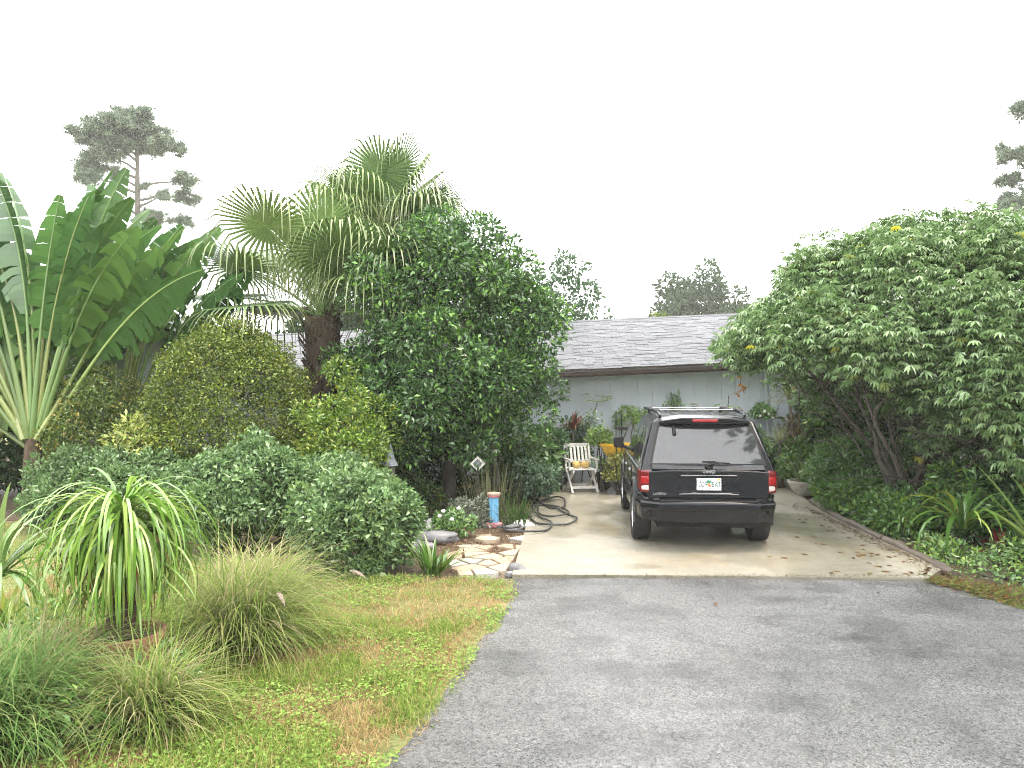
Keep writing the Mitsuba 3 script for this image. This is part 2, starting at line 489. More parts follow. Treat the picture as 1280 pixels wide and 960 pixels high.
wall = hp('wall', cat_m(bbox(-7.0, 9.4, 17.32, 17.5, -1.0, 2.62), bbox(-7.0, -6.85, 17.5, 25.2, -1, 2.62), bbox(9.25, 9.4, 17.5, 25.2, -1, 2.62), bbox(-6.85, 9.25, 25.02, 25.2, -1, 2.62)), 'wall_paint')
x = -.6
while x < 7.4:
    w = .30
    if not (5.45 < x + w / 2 < 5.72):
        hp('siding_panel', bbox(x, x + w - .004, 17.300, 17.322, -.7, 2.46), 'wall_paint', wall)
    x += w
hp('corner_trim', bbox(5.54, 5.67, 17.28, 17.321, -.7, 2.46), 'trim_paint')
hp('downpipe', cat_m(tube([(5.44, 17.24, 2.3), (5.44, 17.24, -.5)], .03, 8)), 'trim_paint')
hp('soffit', bbox(-7.5, 9.8, 16.82, 17.30, 2.46, 2.50), 'trim_paint')
hp('fascia', bbox(-7.5, 9.8, 16.78, 16.818, 2.34, 2.52), 'fascia_brown')
gut = extr(Polygon([(0, 0), (.09, 0), (.12, .09), (.125, .12), (.112, .12), (.105, .095), (.082, .012), (.012, .012), (.012, .12), (0, .12)]), 17.3)
gut.apply_transform(np.array([[0, 0, 1, -7.5], [-1, 0, 0, 16.779], [0, 1, 0, 2.375], [0, 0, 0, 1.0]]))
gut.fix_normals()
gutter = hp('gutter', gut, 'gutter_brown')
for gx in (-3, 1.95, 3.6, 6.4):
    hp('bracket', bbox(gx - .012, gx + .012, 16.652, 16.78, 2.494, 2.503), 'gutter_brown', gutter)
EV, RG = np.array([16.66, 2.50]), np.array([21.3, 3.86])
sl = np.linalg.norm(RG - EV)
sd = (RG - EV) / sl
sn = np.array([-sd[1], sd[0]])
X0, X1 = -7.7, 10.0
rp = Polygon([(EV[0], EV[1]), (RG[0], RG[1]), (2 * RG[0] - EV[0], EV[1]), (2 * RG[0] - EV[0], EV[1] - .1), (RG[0], RG[1] - .1), (EV[0], EV[1] - .05)])
rm = extr(rp, X1 - X0)
rm.apply_transform(np.array([[0, 0, 1, X0], [1, 0, 0, 0], [0, 1, 0, 0], [0, 0, 0, 1.0]]))
rm.fix_normals()
roof = hp('roof', rm, 'roof_deck')
for gx in (-6.9, 9.3):
    hp('gable', slab_on([(17.4, 2.55), (21.3, 3.7), (25.1, 2.55)], (gx, 0, 0), (0, 1, 0), (0, 0, 1), .05), 'wall_paint')
rng = rng_of('shingles')
NC = 33
expo = sl / NC
SHB = mikit.ply(box(1, 1, 1), 'shingle_0')
near, far = [], []
for c in range(NC):
    for xa, xb, first in ((.4, 7.2, True), (-7.6, .4, False)):
        x = xa + rng.uniform(-.3, 0)
        while x < xb:
            w = rng.uniform(.16, .42)
            th = rng.choice([.007, .011, .016])
            s = (c + .5) * expo + rng.choice([0, -.012, -.02])
            (near if first and 4.9 + c * .05 > x > .75 else far).append((x, w, th, s, c, rng.integers(6)))
            x += w + .004
near.sort(key=lambda q: q[4])
far += near[300:]
near = near[:300]


def shingle_matrix(x, w, th, s, c, k):
    M = np.eye(4)
    o = EV + sd * s + sn * (th / 2 + .004)
    tilt = .012
    d2 = unit(sd - sn * tilt)
    n2 = np.array([-d2[1], d2[0]])
    M[:3, 0] = (w, 0, 0)
    M[1:3, 1] = d2 * expo * 1.1
    M[1:3, 2] = n2 * th
    M[:3, 3] = (x + w / 2, o[0], o[1])
    return M


for q in near:
    put({**SHB, 'bsdf': {'type': 'ref', 'id': f'shingle_{q[5]}'}, 'to_world': HT @ T(shingle_matrix(*q))}, 'shingle', roof)
ub = box(1, 1, 1)
fm = []
for q in far:
    b = ub.copy()
    b.apply_transform(shingle_matrix(*q))
    fm.append((b, q[5]))
fmesh = cat_m(*[b for b, _ in fm])
part(roof, 'shingle_field', fmesh, 'vcol', False, HT, np.repeat(np.array([[v * .74, v * .76, v * .83] for v in (.085, .10, .115, .13, .145, .105)])[[k for _, k in fm]], 8, 0), kind='stuff')
for i in range(58):
    x = X0 + i * .305
    hp('ridge_cap', slab_on([(-.11, -.03), (0, .012), (.11, -.03), (.11, -.02), (0, .024), (-.11, -.02)], (x + .15, RG[0], RG[1] + .008 + (.004 if i % 2 else 0)), (0, 1, 0), (0, 0, 1), .15), f'shingle_{i % 6}', roof)
# left wing with a gable towards the drive
WT = T().translate([-6.5, 15.5, 3.36]).rotate([0, 1, 0], -TH).translate([6.5, -15.5, -3.36])
wing = [(-3.2, -1.6), (-3.2, -3.8), (3.2, -3.8), (3.2, -1.6), (0, -.12)]
part(house, 'wing_wall', slab_on(wing, (-6.5, 15.6, 3.36), (1, 0, 0), (0, 0, 1), .08), 'wall_paint', tw=WT)
wr = extr(Polygon([(-3.7, -1.72), (0, 0), (3.7, -1.72), (3.7, -1.84), (0, -.12), (-3.7, -1.84)]), 6.2)
wr.apply_transform(np.array([[1, 0, 0, -6.5], [0, 0, 1, 15.1], [0, 1, 0, 3.38], [0, 0, 0, 1.0]]))
wr.fix_normals()
part(house, 'wing_roof', wr, 'roof_deck', tw=WT)
part(house, 'bargeboard', cat_m(*[slab_on([(0, 0), (s * 3.7, -1.72), (s * 3.7, -1.9), (0, -.18)], (-6.5, 15.07, 3.37), (1, 0, 0), (0, 0, 1), .02) for s in (-1, 1)]), 'trim_paint', tw=WT)

# ---------------------------------------------------------------- the parked car
CAR = thing('parked_car', 'black wet sport utility car with roof rack parked on the concrete pad', 'car')
CT = T().translate([2.39, 9.72, PZ]).rotate([0, 0, 1], -4.9).scale([.955, .96, .97])


def cp(name, mesh, bsdf, parent=CAR, label=None, smooth=35):
    return part(parent, name, mesh, bsdf, smooth, CT, None, label)


RA, FA, WR = 1.0, 3.78, .372


def sym(pts):
    return [(s * x, y, z) for x, y, z in pts for s in (-1, 1)]


lower = hull(sym([(.70, .16, .50), (.70, .16, .92), (.79, .40, .50), (.79, .40, .92), (.82, .9, .40), (.825, .9, .97), (.82, 2.3, .36), (.835, 2.3, .97), (.82, 3.9, .42), (.815, 3.9, .95),
                  (.70, 4.50, .45), (.70, 4.50, .85), (.74, 3.5, 1.02), (.66, 4.35, .95)]), .07, 2)
cabin = hull(sym([(.80, .19, 1.0), (.80, 3.35, 1.0), (.625, .58, 1.58), (.61, 2.45, 1.59), (.56, .66, 1.625), (.55, 2.3, 1.635), (.36, .72, 1.65), (.36, 2.2, 1.66)]), .06, 2)
body = man(lower) + man(cabin)
for yy in (RA, FA):
    for s in (-1, 1):
        c = trimesh.creation.cylinder(.44, .36, sections=40)
        c.apply_transform(trimesh.transformations.rotation_matrix(PI / 2, (0, 1, 0)))
        c.apply_translation((s * .86, yy, WR))
        body = body - man(c)
cp('body', unman(body), 'car_paint', smooth=30)
cp('chassis', cat_m(bbox(-.62, .62, .35, 4.3, .27, .5), tube([(-.8, RA, WR), (.8, RA, WR)], .05, 8), tube([(-.8, FA, WR), (.8, FA, WR)], .05, 8), lathe([(0, -.09), (.09, -.06), (.11, 0), (.09, .06), (0, .09)], 12, (0.05, RA, WR - .02)),
                    rbox(-.5, .3, .38, .62, .26, .42, .05)), 'car_plastic')
cp('tailpipe', tube([(.45, .9, .33), (.5, .5, .32), (.52, .32, .31)], .03, 8), 'car_plastic')


def flare(s, yy):
    a = np.linspace(-.18, PI + .18, 30)
    ring = [(.485 * math.cos(t), .485 * math.sin(t)) for t in a] + [(.425 * math.cos(t), .425 * math.sin(t)) for t in a[::-1]]
    return slab_on(ring, (s * .885, yy, WR), (0, 1, 0), (0, 0, 1), .026)


for s in (-1, 1):
    for yy in (RA, FA):
        cp('wheel_arch', flare(s, yy), 'car_paint')
        w = f'{CAR}__wheel'
        prof = [(.235, -.115), (.33, -.122), (.358, -.112), (.370, -.09), (.372, -.04), (.362, -.038), (.362, -.028), (.372, -.026), (.372, .026), (.362, .028), (.362, .038), (.372, .04), (.370, .09), (.358, .112), (.33, .122), (.235, .115), (.235, -.115)]
        ty = lathe(prof, 40)
        R = trimesh.transformations.rotation_matrix(PI / 2, (0, 1, 0))
        ty.apply_transform(R)
        ty.apply_translation((s * .795, yy, WR))
        wk = cp('wheel', ty, 'rubber')
        rim = lathe([(.0, -.03), (.05, -.03), (.06, -.015), (.2, -.10), (.238, -.10), (.238, .10), (.225, .10), (.21, .02), (.0, .02)], 32)
        sp = [rim] + [trimesh.creation.box((.17, .05, .02), trimesh.transformations.rotation_matrix(k * 2 * PI / 5, (0, 0, 1)) @ trimesh.transformations.translation_matrix((.135, 0, .075))) for k in range(5)]
        sp.append(lathe([(0, .095), (.045, .09), (.055, .06), (.055, .0), (0, 0)], 16))
        rm_ = cat_m(*sp)
        if s < 0:
            rm_.apply_transform(trimesh.transformations.rotation_matrix(PI, (1, 0, 0)))
        rm_.apply_transform(R)
        rm_.apply_translation((s * .80, yy, WR))
        cp('rim', rm_, 'silver', wk)

# bumper
bump = hull(sym([(.845, .42, .60), (.815, .2, .60), (.62, .07, .60), (.25, .05, .60), (.835, .44, .44), (.79, .24, .43), (.58, .12, .42), (.25, .10, .415)]), .05, 2)
bk = cp('rear_bumper', bump, 'car_paint')
cp('upper_lip', hull(sym([(.855, .44, .60), (.82, .20, .60), (.62, .055, .605), (.25, .03, .61), (.855, .44, .565), (.82, .20, .565), (.62, .055, .56), (.25, .03, .56)]), .042, 2), 'car_paint', bk)
cp('step_pad', rbox(-.62, .62, .012, .2, .643, .662, .008), 'car_plastic', bk)
cp('valance', hull(sym([(.74, .45, .40), (.70, .27, .40), (.52, .17, .39), (.2, .13, .39), (.64, .45, .37), (.4, .22, .365), (.2, .17, .345), (.30, .16, .37)]), .022, 1), 'car_plastic', bk)
for s in (-1, 1):
    cp('reflector', hull([(s * .22, .045, .475), (s * .62, .068, .475), (s * .22, .045, .487), (s * .62, .068, .487)], .006), 'dark_chrome', bk)
    cp('bumper_corner', hull([(s * .62, .08, .66), (s * .80, .16, .66), (s * .86, .36, .66), (s * .70, .14, .70), (s * .84, .26, .70), (s * .86, .40, .70)], .02), 'car_paint', bk)

# tailgate
ny, nz = -.868, .496
dyv, dzv = .496, .868
O = np.array([0, .19 + .06 * ny, 1.0 + .06 * nz])


def rear(u, s, off=0.0):
    return (u, O[1] + dyv * s + ny * off, O[2] + dzv * s + nz * off)


def rear_panel(pts, depth, off=0.0):
    return slab_on(pts, rear(0, 0, off), (1, 0, 0), (0, dyv, dzv), depth)


gate = cp('tailgate', hull(sym([(.735, .095, .70), (.735, .095, 1.0), (.5, .078, .70), (.5, .078, 1.02), (.73, .16, 1.03), (.73, .16, .69)]), .018, 1), 'car_paint')
cp('frame', rear_panel(Polygon([(-.74, .06), (.74, .06), (.605, .685), (-.605, .685)]), .004), 'car_plastic', gate)
cp('rear_window', rear_panel(Polygon([(-.69, .10), (.69, .10), (.58, .60), (-.58, .60)]).buffer(.012), .010), 'car_glass', gate)
cp('sill_ledge', hull(sym([(.70, .105, 1.045), (.70, .165, 1.085), (.5, .085, 1.045), (.5, .15, 1.085)]), .014), 'car_paint', gate)
cp('molding', hull(sym([(.35, .058, .972), (.0, .054, .974)]), .005), 'dark_chrome', gate)
cp('grab_handle', hull(sym([(.37, .054, .735), (.2, .048, .74), (.2, .048, .750)]), .005), 'dark_chrome', gate)
cp('grab_recess', rbox(-.38, .38, .05, .07, .755, .768, .004), 'car_plastic', gate)
tx = meshkit.text_mesh('Jeep', .05, .008, True)
tx.apply_transform(np.array([[1, 0, 0, -tx.bounds[1][0] / 2], [0, 0, 1, .049], [0, 1, 0, 1.005], [0, 0, 0, 1.0]]))
cp('badge', tx, 'silver', gate, smooth=False)
tx = meshkit.text_mesh('LAREDO', .026, .006, True)
tx.apply_transform(np.array([[1.15, 0, 0, -.70], [0, 0, 1, .060], [0, 1, 0, .725], [0, 0, 0, 1.0]]))
cp('badge', tx, 'silver', gate, smooth=False)
wm = cp('rear_wiper', hull([(-.03, .07, 1.085), (.04, .07, 1.085), (-.03, .1, 1.10), (.04, .10, 1.11), (0, .05, 1.07)], .018), 'car_plastic', gate)
cp('wiper_arm', cat_m(hull([(-.02, .045, 1.10), (.12, .06, 1.135)], .013), hull([(.12, .06, 1.135), (.26, .085, 1.125)], .009), rbox(-.08, .10, .085, .10, 1.128, 1.152, .006)), 'car_plastic', wm)
cp('spoiler', hull(sym([(.565, .42, 1.61), (.57, .42, 1.632), (.57, .62, 1.62), (.56, .7, 1.665), (.3, .37, 1.63), (.3, .37, 1.672), (.3, .75, 1.70)]), .014, 1), 'car_paint')
cp('brake_light', hull(sym([(.155, .352, 1.638), (.155, .352, 1.655), (.155, .40, 1.638)]), .009), 'lamp_red')
cp('latch', hull([rear(-.405, .57, .03), rear(-.405, .64, .03), rear(-.405, .50, .022), rear(-.39, .50, .022)], .018), 'car_plastic')
# number plate, proud of the gate
CT0, CT = CT, CT @ T().translate([0, 0, .035])
pl = cp('number_plate', rbox(-.153, .153, .045, .056, .753, .905, .004), 'plate_white', gate)


def face_text(s, h, x, z, bsdf, bold=True, sx=1.0, y=.0445):
    t = meshkit.text_mesh(s, h, .002, bold)
    t.apply_transform(np.array([[sx, 0, 0, x], [0, 0, 1, y], [0, 1, 0, z], [0, 0, 0, 1.0]]))
    return cp('lettering', t, bsdf, pl, smooth=False)


face_text('IO9', .062, -.128, .798, 'plate_ink', True, .70)
face_text('8AT', .062, .03, .798, 'plate_ink', True, .70)
face_text('SUNSHINE STATE', .014, -.085, .765, 'plate_blue', True, 1.2)
face_text('FLORIDA', .017, -.062, .876, 'plate_green', True, 1.25)
cp('emblem', slab_on(Polygon([(math.cos(a) * .019, math.sin(a) * .019) for a in np.linspace(0, 6.28, 20)]), (.0, .0440, .825), (1, 0, 0), (0, 0, 1), .0014), 'plate_orange', pl, smooth=False)
cp('emblem', slab_on(Polygon([(math.cos(a) * .016 + .012, math.sin(a) * .016 - .018) for a in np.linspace(0, 6.28, 20)]), (.0, .0425, .825), (1, 0, 0), (0, 0, 1), .0014), 'plate_orange', pl, smooth=False)
cp('emblem', slab_on([(-.045, .018), (-.02, .045), (.03, .04), (.036, .02), (.0, .012)], (.0, .0420, .832), (1, 0, 0), (0, 0, 1), .0014), 'plate_green', pl, smooth=False)
cp('sticker', bbox(.105, .143, .0435, .046, .876, .898), 'plate_yellow', pl, smooth=False)
CT = CT0
# lamps
for s in (-1, 1):
    tl = cp('tail_light', hull([(s * .755, .115, .775), (s * .755, .115, 1.0), (s * .835, .17, .775), (s * .83, .17, 1.0), (s * .855, .30, .82), (s * .85, .30, 1.0)], .03, 2), 'lamp_dark_red')
    cp('brake_lens', hull([(s * .765, .098, .875), (s * .765, .098, .935), (s * .833, .150, .875), (s * .831, .150, .935)], .02), 'lamp_red', tl)
    cp('reverse_lens', hull([(s * .765, .098, .788), (s * .765, .098, .83), (s * .833, .150, .788), (s * .831, .150, .83)], .016), 'lamp_clear', tl)

# side windows, door seams, handles
for s in (-1, 1):
    bx, tx_ = s * (.80 + .058), s * (.622 + .058)
    v = np.array([tx_ - bx, 0, .62])
    sl_ = np.linalg.norm(v)
    v /= sl_
    uu = np.array([0, s * 1.0, 0])
    o = np.array([bx, 0, 1.018])

    def side(pts):
        q = [(s * a, b) for a, b in pts]
        return slab_on(Polygon(q).buffer(.012), o, uu, v, .006)
    cp('side_window', side([(.50, .09), (1.22, .09), (1.22, .50), (.72, .50)]), 'car_glass')
    cp('side_window', side([(1.34, .06), (2.10, .06), (2.10, .52), (1.34, .52)]), 'car_glass')
    cp('side_window', side([(2.18, .06), (3.02, .06), (2.62, .50), (2.18, .52)]), 'car_glass')
    cp('window_trim', tube([(bx + s * .012, .45, 1.035), (bx + s * .012, 3.1, 1.035)], .008, 6), 'silver')
    for yy in (1.28, 2.15, 3.12):
        cp('door_seam', bbox(min(s * .89, s * .908), max(s * .89, s * .908), yy - .004, yy + .004, .5, 1.0), 'car_plastic')
    for yy in (1.45, 2.35):
        cp('door_handle', hull([(s * .915, yy, .90), (s * .915, yy + .16, .90), (s * .905, yy + .08, .91)], .015), 'silver')
    cp('side_molding', hull([(s * .90, 1.5, .62), (s * .90, 3.25, .62), (s * .90, 1.5, .68), (s * .90, 3.25, .68)], .012), 'car_plastic')
    mr = cp('wing_mirror', hull([(s * .94, 3.0, 1.12), (s * 1.06, 3.0, 1.13), (s * 1.07, 3.0, 1.25), (s * .95, 3.0, 1.27), (s * .95, 3.14, 1.14), (s * 1.04, 3.12, 1.15), (s * 1.03, 3.12, 1.22)], .025, 2), 'car_plastic')
    cp('mirror_arm', hull([(s * .84, 3.05, 1.09), (s * .95, 3.05, 1.14)], .03), 'car_plastic', mr)
    cp('roof_rail', tube([(s * .56, .62, 1.70), (s * .565, .72, 1.735), (s * .57, 1.5, 1.752), (s * .56, 2.4, 1.738), (s * .55, 2.52, 1.70)], .02, 8), 'black_plastic')
    for yy in (1.05, 2.15):
        cp('rack_clamp', cat_m(rbox(s * .57 - .05, s * .57 + .05, yy - .06, yy + .06, 1.735, 1.78, .02), rbox(s * .57 - .09, s * .57 + .03, yy - .035, yy + .035, 1.755, 1.792, .012)), 'black_plastic')
    cp('headlight', hull([(s * .62, 4.48, .82), (s * .74, 4.42, .82), (s * .62, 4.46, .88), (s * .72, 4.40, .88)], .03), 'lamp_clear')
for yy in (1.05, 2.15):
    cp('crossbar', hull(sym([(.52, yy - .02, 1.772), (.52, yy + .02, 1.772)]), .008), 'silver')
for k in range(5):
    cp('roof_rib', hull([(-.34 + k * .17, .95, 1.712), (-.34 + k * .17, 2.2, 1.722)], .010), 'car_paint')
cp('antenna', tube([(.80, 3.3, 1.05), (.82, 3.25, 1.95)], .006, 6), 'black_plastic')
cp('windscreen', slab_on(Polygon([(-.72, 0), (.72, 0), (.58, .95), (-.58, .95)]), (0, 3.44, 1.04), (-1, 0, 0), unit(np.array([0, -.9, .6])), .01), 'car_glass')
cp('grille', hull(sym([(.4, 4.56, .6), (.42, 4.55, .85)]), .02), 'chrome')

# ---------------------------------------------------------------- garden chair and fruit
CH = thing('garden_chair', 'weathered white slatted folding chair with fruit on its seat', 'chair')
CHT = T().translate([1.34, 15.6, PZ]).rotate([0, 0, 1], 192)


def chp(name, mesh, bsdf='white_paint', parent=CH):
    return part(parent, name, mesh, bsdf, False, CHT)


def bar(a, b, w, h, up=(0, 0, 1)):
    a, b = np.asarray(a, float), np.asarray(b, float)
    d = unit(b - a)
    s = unit(np.cross(d, up))
    u = np.cross(s, d)
    c = [p + s * i * w / 2 + u * j * h / 2 for p in (a, b) for i in (-1, 1) for j in (-1, 1)]
    return trimesh.convex.convex_hull(np.array(c))


# local: x right, y to the front
for s in (-1, 1):
    chp('leg', bar((s * .25, .28, .0), (s * .25, -.20, .46), .03, .05))
    chp('leg', bar((s * .22, -.34, .0), (s * .22, .24, .42), .03, .05))
    chp('back_post', bar((s * .25, -.16, .38), (s * .25, -.36, .90), .035, .045, (0, 1, 0)))
    chp('armrest', rbox(s * .28 - .03, s * .28 + .03, -.30, .20, .62, .645, .008))
    chp('arm_support', bar((s * .275, .15, .42), (s * .275, .13, .62), .03, .035, (0, 1, 0)))
chp('top_rail', bar((-.275, -.355, .875), (.275, -.355, .875), .035, .075))
chp('bottom_rail', bar((-.25, -.245, .57), (.25, -.245, .57), .03, .045))
for k in range(6):
    q = -.19 + k * .076
    chp('back_slat', bar((q, -.25, .58), (q, -.345, .85), .042, .016, (0, 1, 0)))
for k in range(6):
    q = -.20 + k * .082
    chp('seat_slat', rbox(-.25, .25, q - .034, q + .034, .425 + .004 * abs(k - 2.5), .447 + .004 * abs(k - 2.5), .006))
chp('stretcher', bar((-.25, .17, .10), (.25, .17, .10), .03, .05))
chp('stretcher', bar((-.22, -.2, .11), (.22, -.2, .11), .03, .04))
rng = rng_of('fruit')
prin('fruit_skin', mikit.proc(lambda p, n, uv: mikit.mix((.62, .36, .08), (.76, .58, .22), mikit.fbm(p.x * 12, p.y * 12, p.z * 12))), .35)
for x, y, lab in ((1.25, 15.6, 'left yellow orange squash lying on the white chair'), (1.42, 15.62, 'right yellow orange squash lying on the white chair')):
    k = thing('squash', lab, 'fruit')
    v = ICO[3].vertices
    a = np.arctan2(v[:, 1], v[:, 0])
    m = trimesh.Trimesh(v * (1 + .05 * np.cos(a * 9)[:, None] * (1 - v[:, 2:] ** 2)) * (.082, .082, .07) + (x, y, PZ + .452 + .068), ICO[3].faces, process=False)
    part(k, 'rind', m, 'fruit_skin', True)
    part(k, 'stalk', tube([(x, y, PZ + .575), (x + .01, y - .005, PZ + .605)], [.012, .007], 6), 'bark_grey')

# ---------------------------------------------------------------- hose, pedestal, ornaments
hose = [(-.9, 12.3), (-.4, 12.2), (.0, 12.12), (.19, 12.48), (.34, 13.12), (.44, 13.83), (.73, 14.55), (.87, 14.45), (.92, 13.83), (.78, 13.21), (.62, 13.38), (.49, 14.01), (.36, 14.2), (.42, 13.9), (.67, 13.38), (.83, 12.88), (.97, 12.34),
        (.96, 12.0), (.79, 11.7), (.58, 11.6), (.38, 11.84), (.29, 12.3), (.31, 12.9), (.38, 13.5), (.43, 13.35), (.43, 12.8), (.62, 12.41), (.80, 12.46), (.91, 12.88), (.79, 13.29), (.55, 13.7), (.38, 13.5), (.37, 12.8), (.44, 12.34), (.57, 11.84), (.54, 11.44),
        (.39, 11.1), (.16, 11.0), (-.05, 11.14), (-.12, 11.5), (-.02, 11.9), (.12, 11.6), (.02, 11.3), (-.15, 11.45)]
hp3 = spline(np.array([(x, y, PZ + .016 + .030 * ((i * 7) % 5) / 4) for i, (x, y) in enumerate(hose)]), 330)
hp3[:, 2] = np.maximum(hp3[:, 2], np.where(hp3[:, 0] > .1, PZ + .014, .02))
H = thing('garden_hose', 'dark grey garden hose lying in loose loops at the left edge of the pad', 'hose')
part(H, 'tube', tube(hp3, .015, 8), 'hose_rubber', True)
part(H, 'coupling', tube([hp3[-1], hp3[-1] + (hp3[-1] - hp3[-3]) * 1.0], .019, 8), 'chrome')

PD = thing('pedestal', 'small blue fluted pedestal with pink base and tan top in the bed', 'pedestal')
px, py = -.27, 11.9
flute = [(math.cos(a) * (.068 + .006 * math.cos(10 * a)), math.sin(a) * (.068 + .006 * math.cos(10 * a))) for a in np.linspace(0, 2 * PI, 81)[:-1]]
m = extr(Polygon(flute), .38)
m.apply_translation((px, py, .06))
part(PD, 'shaft', m, 'blue_paint', 40)
part(PD, 'base', lathe([(0, 0), (.12, 0), (.128, .02), (.125, .045), (.10, .06), (0, .062)], 28, (px, py, .0)), 'pink_paint', 40)
part(PD, 'neck', lathe([(0, .43), (.08, .43), (.095, .455), (.09, .47), (0, .47)], 24, (px, py, 0)), 'pink_paint', 40)
part(PD, 'top', lathe([(0, .47), (.10, .47), (.104, .48), (.10, .497), (0, .50)], 24, (px, py, 0)), 'tan_paint', 40)

DS = thing('garden_plaque', 'square white framed plaque hung on its corner on a stake under the tree', 'plaque')
px, py, pz = -.53, 12.4, .88
c = math.sqrt(.5)
q = lambda r: [(r, 0), (0, r), (-r, 0), (0, -r)]
part(DS, 'frame', slab_on(Polygon(q(.118), [q(.075)]), (px, py, pz), (1, 0, 0), (0, 0, 1), .012), 'white_paint')
part(DS, 'pane', slab_on(q(.08), (px, py + .002, pz), (1, 0, 0), (0, 0, 1), .004), 'glass_grey')
part(DS, 'divider', cat_m(slab_on([(-.075, -.008), (.075, -.008), (.075, .008), (-.075, .008)], (px, py - .006, pz), (.7071, 0, .7071), (-.7071, 0, .7071), .004)), 'lead_grey')
part(DS, 'stake', tube([(px, py + .02, -.05), (px, py + .02, pz)], .009, 6), 'bark_dark')

BL = thing('bird_house', 'narrow grey bird house with a steep pointed roof half hidden in shade', 'bird house')
px, py = -1.80, 11.9
part(BL, 'roof', lathe([(0, 1.24), (.03, 1.15), (.062, 1.01), (.115, .90), (.105, .895), (0, .9)], 6, (px, py, 0)), 'lead_grey', 30)
part(BL, 'box', rbox(px - .06, px + .06, py - .06, py + .06, .70, .90, .006), 'bark_grey')
part(BL, 'post', tube([(px, py, -.05), (px, py, .70)], .025, 8), 'bark_grey')
part(BL, 'perch', tube([(px - .06, py, .93), (px - .28, py + .02, .935)], .012, 6), 'lead_grey')

rng = rng_of('rocks')
for i, (x, y, R, mt, lab) in enumerate(((-.52, 12.2, (.13, .11, .12), 'stone_pale', 'pale rounded rock left of the blue pedestal'), (.16, 11.75, (.17, .13, .08), 'white_paint', 'bright white stone lying by the hose at the pad edge'),
                                        (.02, 11.55, (.14, .12, .06), 'stone_grey', 'dark flat stone beside the white stone at the pad edge'),
                                        (-1.18, 11.3, (.26, .22, .15), 'stone_grey', 'large rounded grey boulder behind the clipped shrub'), (-1.0, 10.7, (.32, .24, .11), 'stone_grey', 'flat slanting grey boulder in front of the white flowers'),
                                        (-1.15, 10.1, (.2, .14, .09), 'stone_grey', 'low grey boulder behind the blade leaved clump'), (.05, 8.95, (.10, .08, .07), 'stone_grey', 'dark stone at the near left corner of the pad'), (-.03, 8.75, (.05, .05, .04), 'stone_grey', 'small dark stone between flagstones and asphalt'))):
    single(mikit.ply(stone(rng, (x, y, R[2] * .5), R, 2, .4, i), mt, smooth=40), 'rock', lab, 'rock')

# flagstones
FP = thing('flagstone_path', 'short path of irregular tan and grey flagstones beside the pad', 'path')
rng = rng_of('flags')
bounds = Polygon([(-.62, 8.62), (-.08, 8.66), (.10, 10.0), (.2, 11.0), (-.55, 11.0), (-1.0, 10.2), (-.75, 9.3)])
from scipy.spatial import Voronoi
pts = []
while len(pts) < 95:
    q = np.array([rng.uniform(-1.5, .5), rng.uniform(7.9, 11.6)])
    if all(np.hypot(*((q - p) * (1, .62))) > .145 for p in pts):
        pts.append(q)
    elif rng.random() < .0001:
        break
vo = Voronoi(np.array(pts + [(-9, 9), (9, 9), (0, -9), (0, 29)]))
for i in range(len(pts)):
    reg = vo.regions[vo.point_region[i]]
    if -1 in reg or not reg:
        continue
    g = Polygon(vo.vertices[reg]).intersection(bounds).buffer(-.028).buffer(.012)
    if g.is_empty or g.geom_type != 'Polygon' or g.area < .006 or (g.centroid.y > 9.7 and rng.random() < .6):
        continue
    m = extr(g.simplify(.006), .05)
    m.apply_translation((0, 0, -.015))
    rx, ry = rng.normal(0, .02, 2)
    cc = np.array([g.centroid.x, g.centroid.y])
    m.vertices[:, 2] += (m.vertices[:, 0] - cc[0]) * rx + (m.vertices[:, 1] - cc[1]) * ry + rng.uniform(-.004, .01)
    part(FP, 'stone', m, ('flag_a', 'flag_b', 'flag_a', 'flag_c')[rng.integers(4)], False)

# timber edging on the right of the pad
for i, (a, b) in enumerate((((4.80, 8.75, .03), (4.94, 10.6, .045)), ((4.93, 10.66, .04), (5.04, 12.45, .05)), ((5.05, 12.5, .04), (5.3, 14.1, .045)))):
    lab = ('nearest wet timber edging log right of the pad', 'middle wet timber edging log right of the pad', 'farthest timber edging log below the ferns')[i]
    q = np.linspace(0, 1, 9)[:, None]
    p = np.array(a) * (1 - q) + np.array(b) * q
    p += rng.normal(0, .008, p.shape)
    single(mikit.ply(tube(p, .055 + rng.normal(0, .004, 9), 9), 'timber_wet', smooth=40), 'edging_log', lab, 'log')


# pots
def pot(name, lab, x, y, r, h, bsdf, z0=PZ, soil='soil', cat='pot', bowl=False):
    k = thing(name, lab, cat)
    prof = [(0, 0), (r * .72, 0), (r * .8, h * .3), (r * .95, h * .85), (r * 1.03, h * .86), (r * 1.05, h), (r * .95, h), (r * .9, h * .82), (0, h * .82)]
    if bowl:
        prof = [(0, 0), (r * .45, 0), (r * .5, h * .06), (r * .8, h * .42), (r * .93, h * .72), (r * .95, h * .78), (r * 1.02, h * .82), (r * 1.02, h), (r * .93, h), (r * .88, h * .8), (0, h * .8)]
    part(k, 'vessel', lathe(prof, 32, (x, y, z0)), bsdf, 40)
    part(k, 'potting_soil', lathe([(0, h * .84), (r * .89, h * .83), (r * .89, h * .81), (0, h * .81)], 24, (x, y, z0)), soil)
    return k


